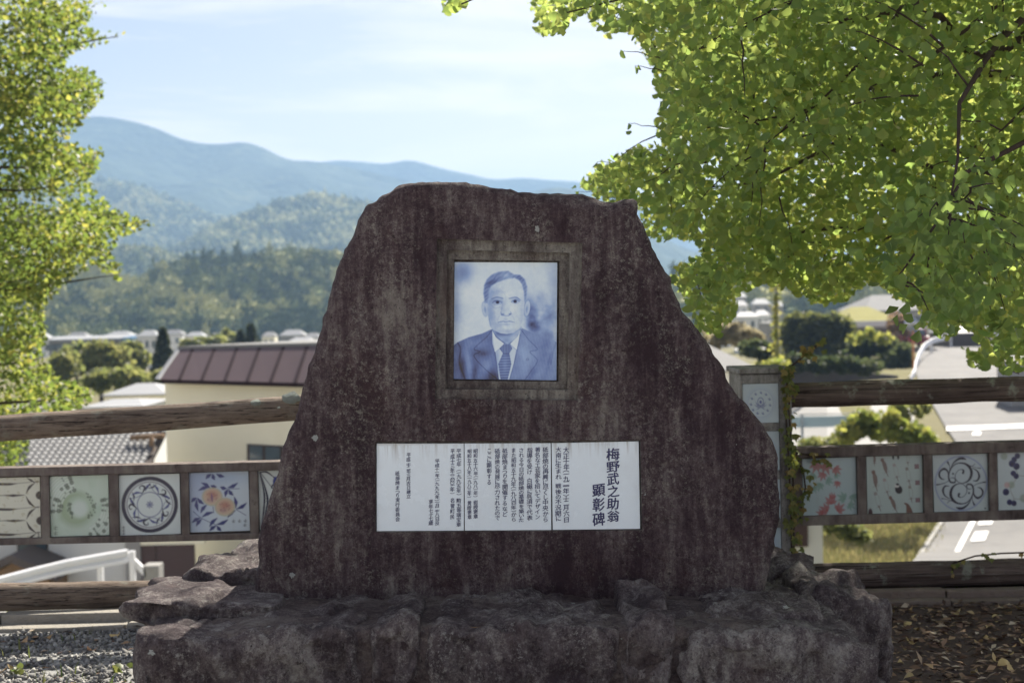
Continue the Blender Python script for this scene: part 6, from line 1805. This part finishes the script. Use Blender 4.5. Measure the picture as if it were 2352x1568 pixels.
vp = thing('utility_pole', P(1784, 850, 70), 'slender utility pole overgrown with yellow green vines', 'pole')
pb = P(1784, 850, 70); zg_ = gz(pb.x, 70)
tube('pole', [(pb.x + .12, 70.2, zg_ - .3), (pb.x + .12, 70.2, P(1784, 640, 70).z + 1.5)], [.11, .09], M_greywall, vp, 10)
n_ = 520
vpz = rng.uniform(zg_, P(1784, 640, 70).z, n_); vps = .06 + .07 * np.abs(np.sin(vpz * 2.1)) + .35 * np.exp(-(vpz - zg_) / 1.0)
vq = np.c_[pb.x + rng.standard_normal(n_) * vps, 70 + rng.standard_normal(n_) * vps, vpz]
M_vine = leaf_mat('vine_leaf', [(0, (.08, .11, .03)), (1, (.26, .24, .06))], [(0, (.3, .36, .08)), (1, (.6, .54, .14))])
leaves('foliage', vq, rng.uniform(.12, .22, n_), rng.random(n_), M_vine, vp, FAN_S)
mf = thing('mesh_fence', P(1900, 1010, 52), 'grey steel post fence with pale blue sheet around the yard', 'fence')
M_steel = plain('grey_steel', (.28, .32, .33), .5, .15, 2, .05, .5)
for x in (1780, 1842, 1960, 2075):
    a = P(x, 951 - (x - 1842) * .03, 52); zf_ = gz(a.x, 52)
    tube('post', [(a.x, 52, zf_ - .3), (a.x, 52, a.z)], .05, M_steel, mf, 8)
a, b = P(1780, 953, 52), P(2075, 946, 52); tube('top_pipe', [a, b], .022, M_steel, mf, 6)
a, b = P(1780, 958, 52.1), P(2075, 951, 52.1); c_, d_ = P(2075, 976, 52.1), P(1780, 983, 52.1)
prism('sheet', [a, b, c_, d_], [v + Vector((0, .03, 0)) for v in (a, b, c_, d_)], M_blue, mf)

# ---- broadleaf trees, conifers, shrubs and hedge of the middle distance
def clump_tree(name, label, cat, base, blobs, n, size, stops, trs, group=None, trunk=True, gap=-0.12):
    t_ = thing(name, base, label, cat, group)
    m = leaf_mat(name + '_leaf', stops, trs, False, .48)
    pos, tint = [], []
    for (c, r) in blobs:
        k = int(n * (r[0] * r[2]) / sum(b[1][0] * b[1][2] for b in blobs))
        u = rng.standard_normal((k, 3)); u /= np.linalg.norm(u, axis=1)[:, None]
        rad = rng.random(k)[:, None] ** .4
        q = np.array(c) + u * rad * np.array(r) * (1 + .22 * np.array([mnoise.noise(Vector(v * 2.2 + np.array(c))) for v in u]))[:, None]
        gp = np.array([mnoise.noise(Vector(v * (0.55 / size))) for v in q]); q = q[gp > gap]; k = len(q)
        pos.append(q); tint.append(np.clip(.45 + .2 * rng.standard_normal(k) + rng.normal(0, .12), 0, 1))
    pos = np.vstack(pos); tint = np.concatenate(tint)
    leaves('crown', pos, rng.uniform(.6, 1.3, len(pos)) * size, tint, m, t_, FAN_S, .1, None)
    if trunk:
        c = np.mean([b[0] for b in blobs], axis=0)
        tube('trunk', [Vector(base) - Vector((0, 0, .3)), Vector(base).lerp(Vector(c), .5), Vector(c)], [size * .55, size * .4, size * .15], M_bark, t_, 8, .1)
    return t_
GREEN = ([(0, (.06, .08, .03)), (.5, (.11, .135, .05)), (1, (.24, .23, .09))], [(0, (.22, .28, .08)), (1, (.50, .48, .16))])
DARK = ([(0, (.018, .026, .016)), (.5, (.034, .046, .026)), (1, (.075, .085, .045))], [(0, (.06, .09, .03)), (1, (.16, .18, .07))])
BRIGHT = ([(0, (.07, .10, .025)), (.5, (.15, .18, .045)), (1, (.32, .30, .08))], [(0, (.26, .34, .06)), (1, (.62, .58, .14))])
def bl_px(lst, Y):
    out = []
    for x, y, rx, rz_ in lst:
        c = P(x, y, Y); out.append((tuple(c), (rx / FPX * Y, rx / FPX * Y, rz_ / FPX * Y)))
    return out
def btree(name, label, lst, Y, n, size, pal, group=None, cat='tree'):
    c = P(lst[0][0], lst[0][1], Y); b = Vector((c.x, Y, gz(c.x, Y)))
    return clump_tree(name, label, cat, b, bl_px(lst, Y), n, size, *pal, group=group)
btree('broadleaf_tree', 'rounded light green tree in front of the long white shed', [(230, 812, 42, 30), (262, 830, 40, 34), (200, 836, 30, 26)], 110, 3200, .42, GREEN)
btree('broadleaf_tree', 'feathery green tree overlapping the blue box building', [(300, 806, 26, 24), (322, 822, 22, 24)], 118, 1500, .42, GREEN)
btree('broadleaf_tree', 'pale green tree in front of the middle of the long shed', [(180, 806, 26, 22), (160, 818, 24, 20)], 125, 1400, .42, GREEN)
btree('broadleaf_tree', 'dull olive tree beside the yellowing ginkgo lower branches', [(150, 836, 34, 32), (125, 860, 34, 30)], 105, 2200, .42, GREEN)
btree('broadleaf_tree', 'dark shady tree above the bright hipped roof', [(235, 872, 50, 22), (290, 868, 40, 26), (330, 880, 40, 20)], 92, 2600, .38, GREEN)
btree('broadleaf_tree', 'small tree wedged between hipped roof and cream building', [(368, 880, 18, 26), (372, 850, 10, 14)], 70, 900, .26, GREEN)
btree('broadleaf_tree', 'low brownish tree row above the brown seamed roof', [(470, 788, 24, 12), (440, 790, 22, 12), (505, 786, 22, 12)], 150, 1600, .5, GREEN)
btree('broadleaf_tree', 'upright pale green tree above the cream building', [(520, 770, 10, 18), (532, 780, 12, 12)], 170, 700, .5, GREEN)
btree('broadleaf_tree', 'brown tinged bushy tree above the cream building', [(495, 780, 20, 10), (478, 784, 14, 8)], 165, 700, .45, DARK)
def conifer(name, label, px, py_top, py_bot, half, Y, n):
    top, bot = P(px, py_top, Y), P(px, py_bot, Y); h = top.z - bot.z
    t_ = thing(name, Vector((top.x, Y, gz(top.x, Y))), label, 'tree')
    z = rng.random(n); r = (1 - z) ** .8 * half / FPX * Y * (.55 + .45 * np.sin(z * 38) ** 2) * rng.random(n) ** .35
    th = rng.uniform(0, 6.28, n)
    pos = np.c_[top.x + r * np.cos(th), Y + r * np.sin(th), bot.z + z * h - r * .15]
    m = leaf_mat(name + '_needles', *DARK, False, .15)
    leaves('crown', pos, rng.uniform(.25, .5, n) * Y / 130, np.clip(.5 + .25 * rng.standard_normal(n), 0, 1), m, t_, FAN_S, .4, None)
    tube('trunk', [(top.x, Y, gz(top.x, Y) - .3), (top.x, Y, top.z - h * .1)], [.25, .05], M_bark, t_, 8)
conifer('cedar_tree', 'tall dark conical cedar beside the bright hipped roof', 374, 757, 890, 46, 110, 3600)
conifer('cedar_tree', 'dark pointed cedar above the end of the brown roof', 576, 748, 812, 24, 140, 1500)
conifer('cedar_tree', 'smaller dark cedar leaning against the pointed one', 552, 762, 812, 20, 142, 1200)
# clipped hedge with sunlit top, bank shrubs
hb = P(1880, 780, 108)
clump_tree('hedge', 'tall clipped dark hedge with sunlit yellow green top', 'hedge', Vector((hb.x, 108, gz(hb.x, 108))), bl_px([(1830, 770, 36, 50), (1880, 772, 40, 50), (1930, 775, 36, 46), (1850, 740, 44, 22), (1910, 742, 40, 20), (1880, 830, 80, 40)], 108), 9500, .42, [(0, (.025, .034, .02)), (.5, (.05, .062, .03)), (1, (.16, .16, .06))], [(0, (.07, .10, .03)), (1, (.34, .34, .10))], trunk=False, gap=-0.6)
bush = [('dark spreading shrub on the bank below the yellow roof', [(1990, 790, 40, 30), (2030, 800, 40, 30), (1960, 830, 40, 26)], 100, DARK, 3200, .4), ('dark shrubs along the bank behind the mirror pole', [(2050, 835, 40, 28), (2010, 850, 50, 24), (2076, 815, 20, 24)], 95, DARK, 2600, .38),
        ('dark tangled bush draped over the retaining wall top', [(1830, 832, 34, 20), (1885, 838, 36, 18), (1940, 836, 36, 18), (1990, 842, 36, 16)], 83, DARK, 2400, .3),
        ('pale flowering shrub on the bank under the mossy roof', [(1965, 776, 18, 14), (2000, 768, 16, 12), (2030, 778, 18, 12)], 96, BRIGHT, 500, .3),
        ('rosy brown autumn shrub beside the low mossy roofed building', [(2058, 740, 18, 26), (2078, 752, 14, 20)], 112, ([(0, (.16, .11, .07)), (1, (.30, .21, .14))], [(0, (.3, .2, .12)), (1, (.48, .34, .22))]), 600, .35),
        ('pinkish dry shrub at the foot of the white roofed houses', [(1680, 765, 34, 24), (1720, 775, 34, 22), (1640, 780, 26, 20)], 90, ([(0, (.14, .12, .07)), (1, (.30, .26, .16))], [(0, (.3, .26, .14)), (1, (.5, .44, .28))]), 1600, .35),
        ('dark low bushes beyond the pale tiled roof', [(1730, 800, 36, 18), (1760, 808, 24, 22)], 80, DARK, 1200, .3),
        ('sunny yellow green bush at the foot of the vine pole', [(1785, 838, 30, 14), (1752, 842, 20, 10)], 66, BRIGHT, 800, .22),
        ('bright leafy shrub seen between the log and the tile band', [(1985, 968, 34, 26), (1950, 992, 34, 22), (2020, 985, 34, 26)], 46, BRIGHT, 2600, .17),
        ('bushy shrub with yellowing leaves beside the road', [(2062, 990, 40, 26), (2110, 1000, 36, 24), (2046, 962, 22, 22)], 45, BRIGHT, 2400, .17),
        ('darker shrub sprawling at the road edge', [(2070, 945, 30, 20), (2108, 938, 30, 16), (2130, 1012, 24, 20)], 47, GREEN, 1500, .17),
        ('low trailing shrub along the foot of the mesh fence', [(1870, 1018, 40, 12), (1920, 1018, 36, 14)], 47, GREEN, 1200, .15),
        ('shrub standing in for a dark shadow on the dry grass bank', [(1950, 1218, 34, 18), (1975, 1228, 24, 16), (1915, 1208, 26, 12)], 38, GREEN, 1500, .15)]  # this last shrub is added where a shrub's shadow lies on the grass
for lb, lst, Y_, pal, n_, sz in bush:
    c = P(lst[0][0], lst[0][1], Y_)
    clump_tree('shrub', lb, 'shrub', Vector((c.x, Y_, gz(c.x, Y_))), bl_px(lst, Y_), n_, sz, *pal, trunk=False)
# dry grass bank below the fence
spots = []
while len(spots) < 1500:
    x, y = random.uniform(1880, 2150), random.uniform(1180, 1330)
    h_ = ground_hit(x, y)
    if not inpoly(np.array([x]), np.array([y]), [(2160, 1200), (2104, 1290), (2090, 1340), (2200, 1340), (2200, 1180)])[0]: spots.append((h_.x, h_.y))
tag(blades('dry_grass', spots, 7, .08, .30, M_drygrass, .014, gz, .25), 'sunlit dry grass covering the bank between shed and road', 'grass')

# ================================================================= HAZE (even air round the whole place)
hz = box('haze', -5700, 5700, -450, 5700, -16, 445, None)
gh = G('haze')
pv = gh.t.nodes.new('ShaderNodeVolumePrincipled')
pv.inputs['Color'].default_value = (0.32, 0.49, 0.73, 1)
pv.inputs['Density'].default_value = 0.00028
pv.inputs['Anisotropy'].default_value = 0.2
gh.t.links.new(pv.outputs[0], gh.out.inputs['Volume'])
hz.data.materials.append(gh.m)
tag(hz, 'pale blue haze filling the valley air', 'haze', kind='stuff')
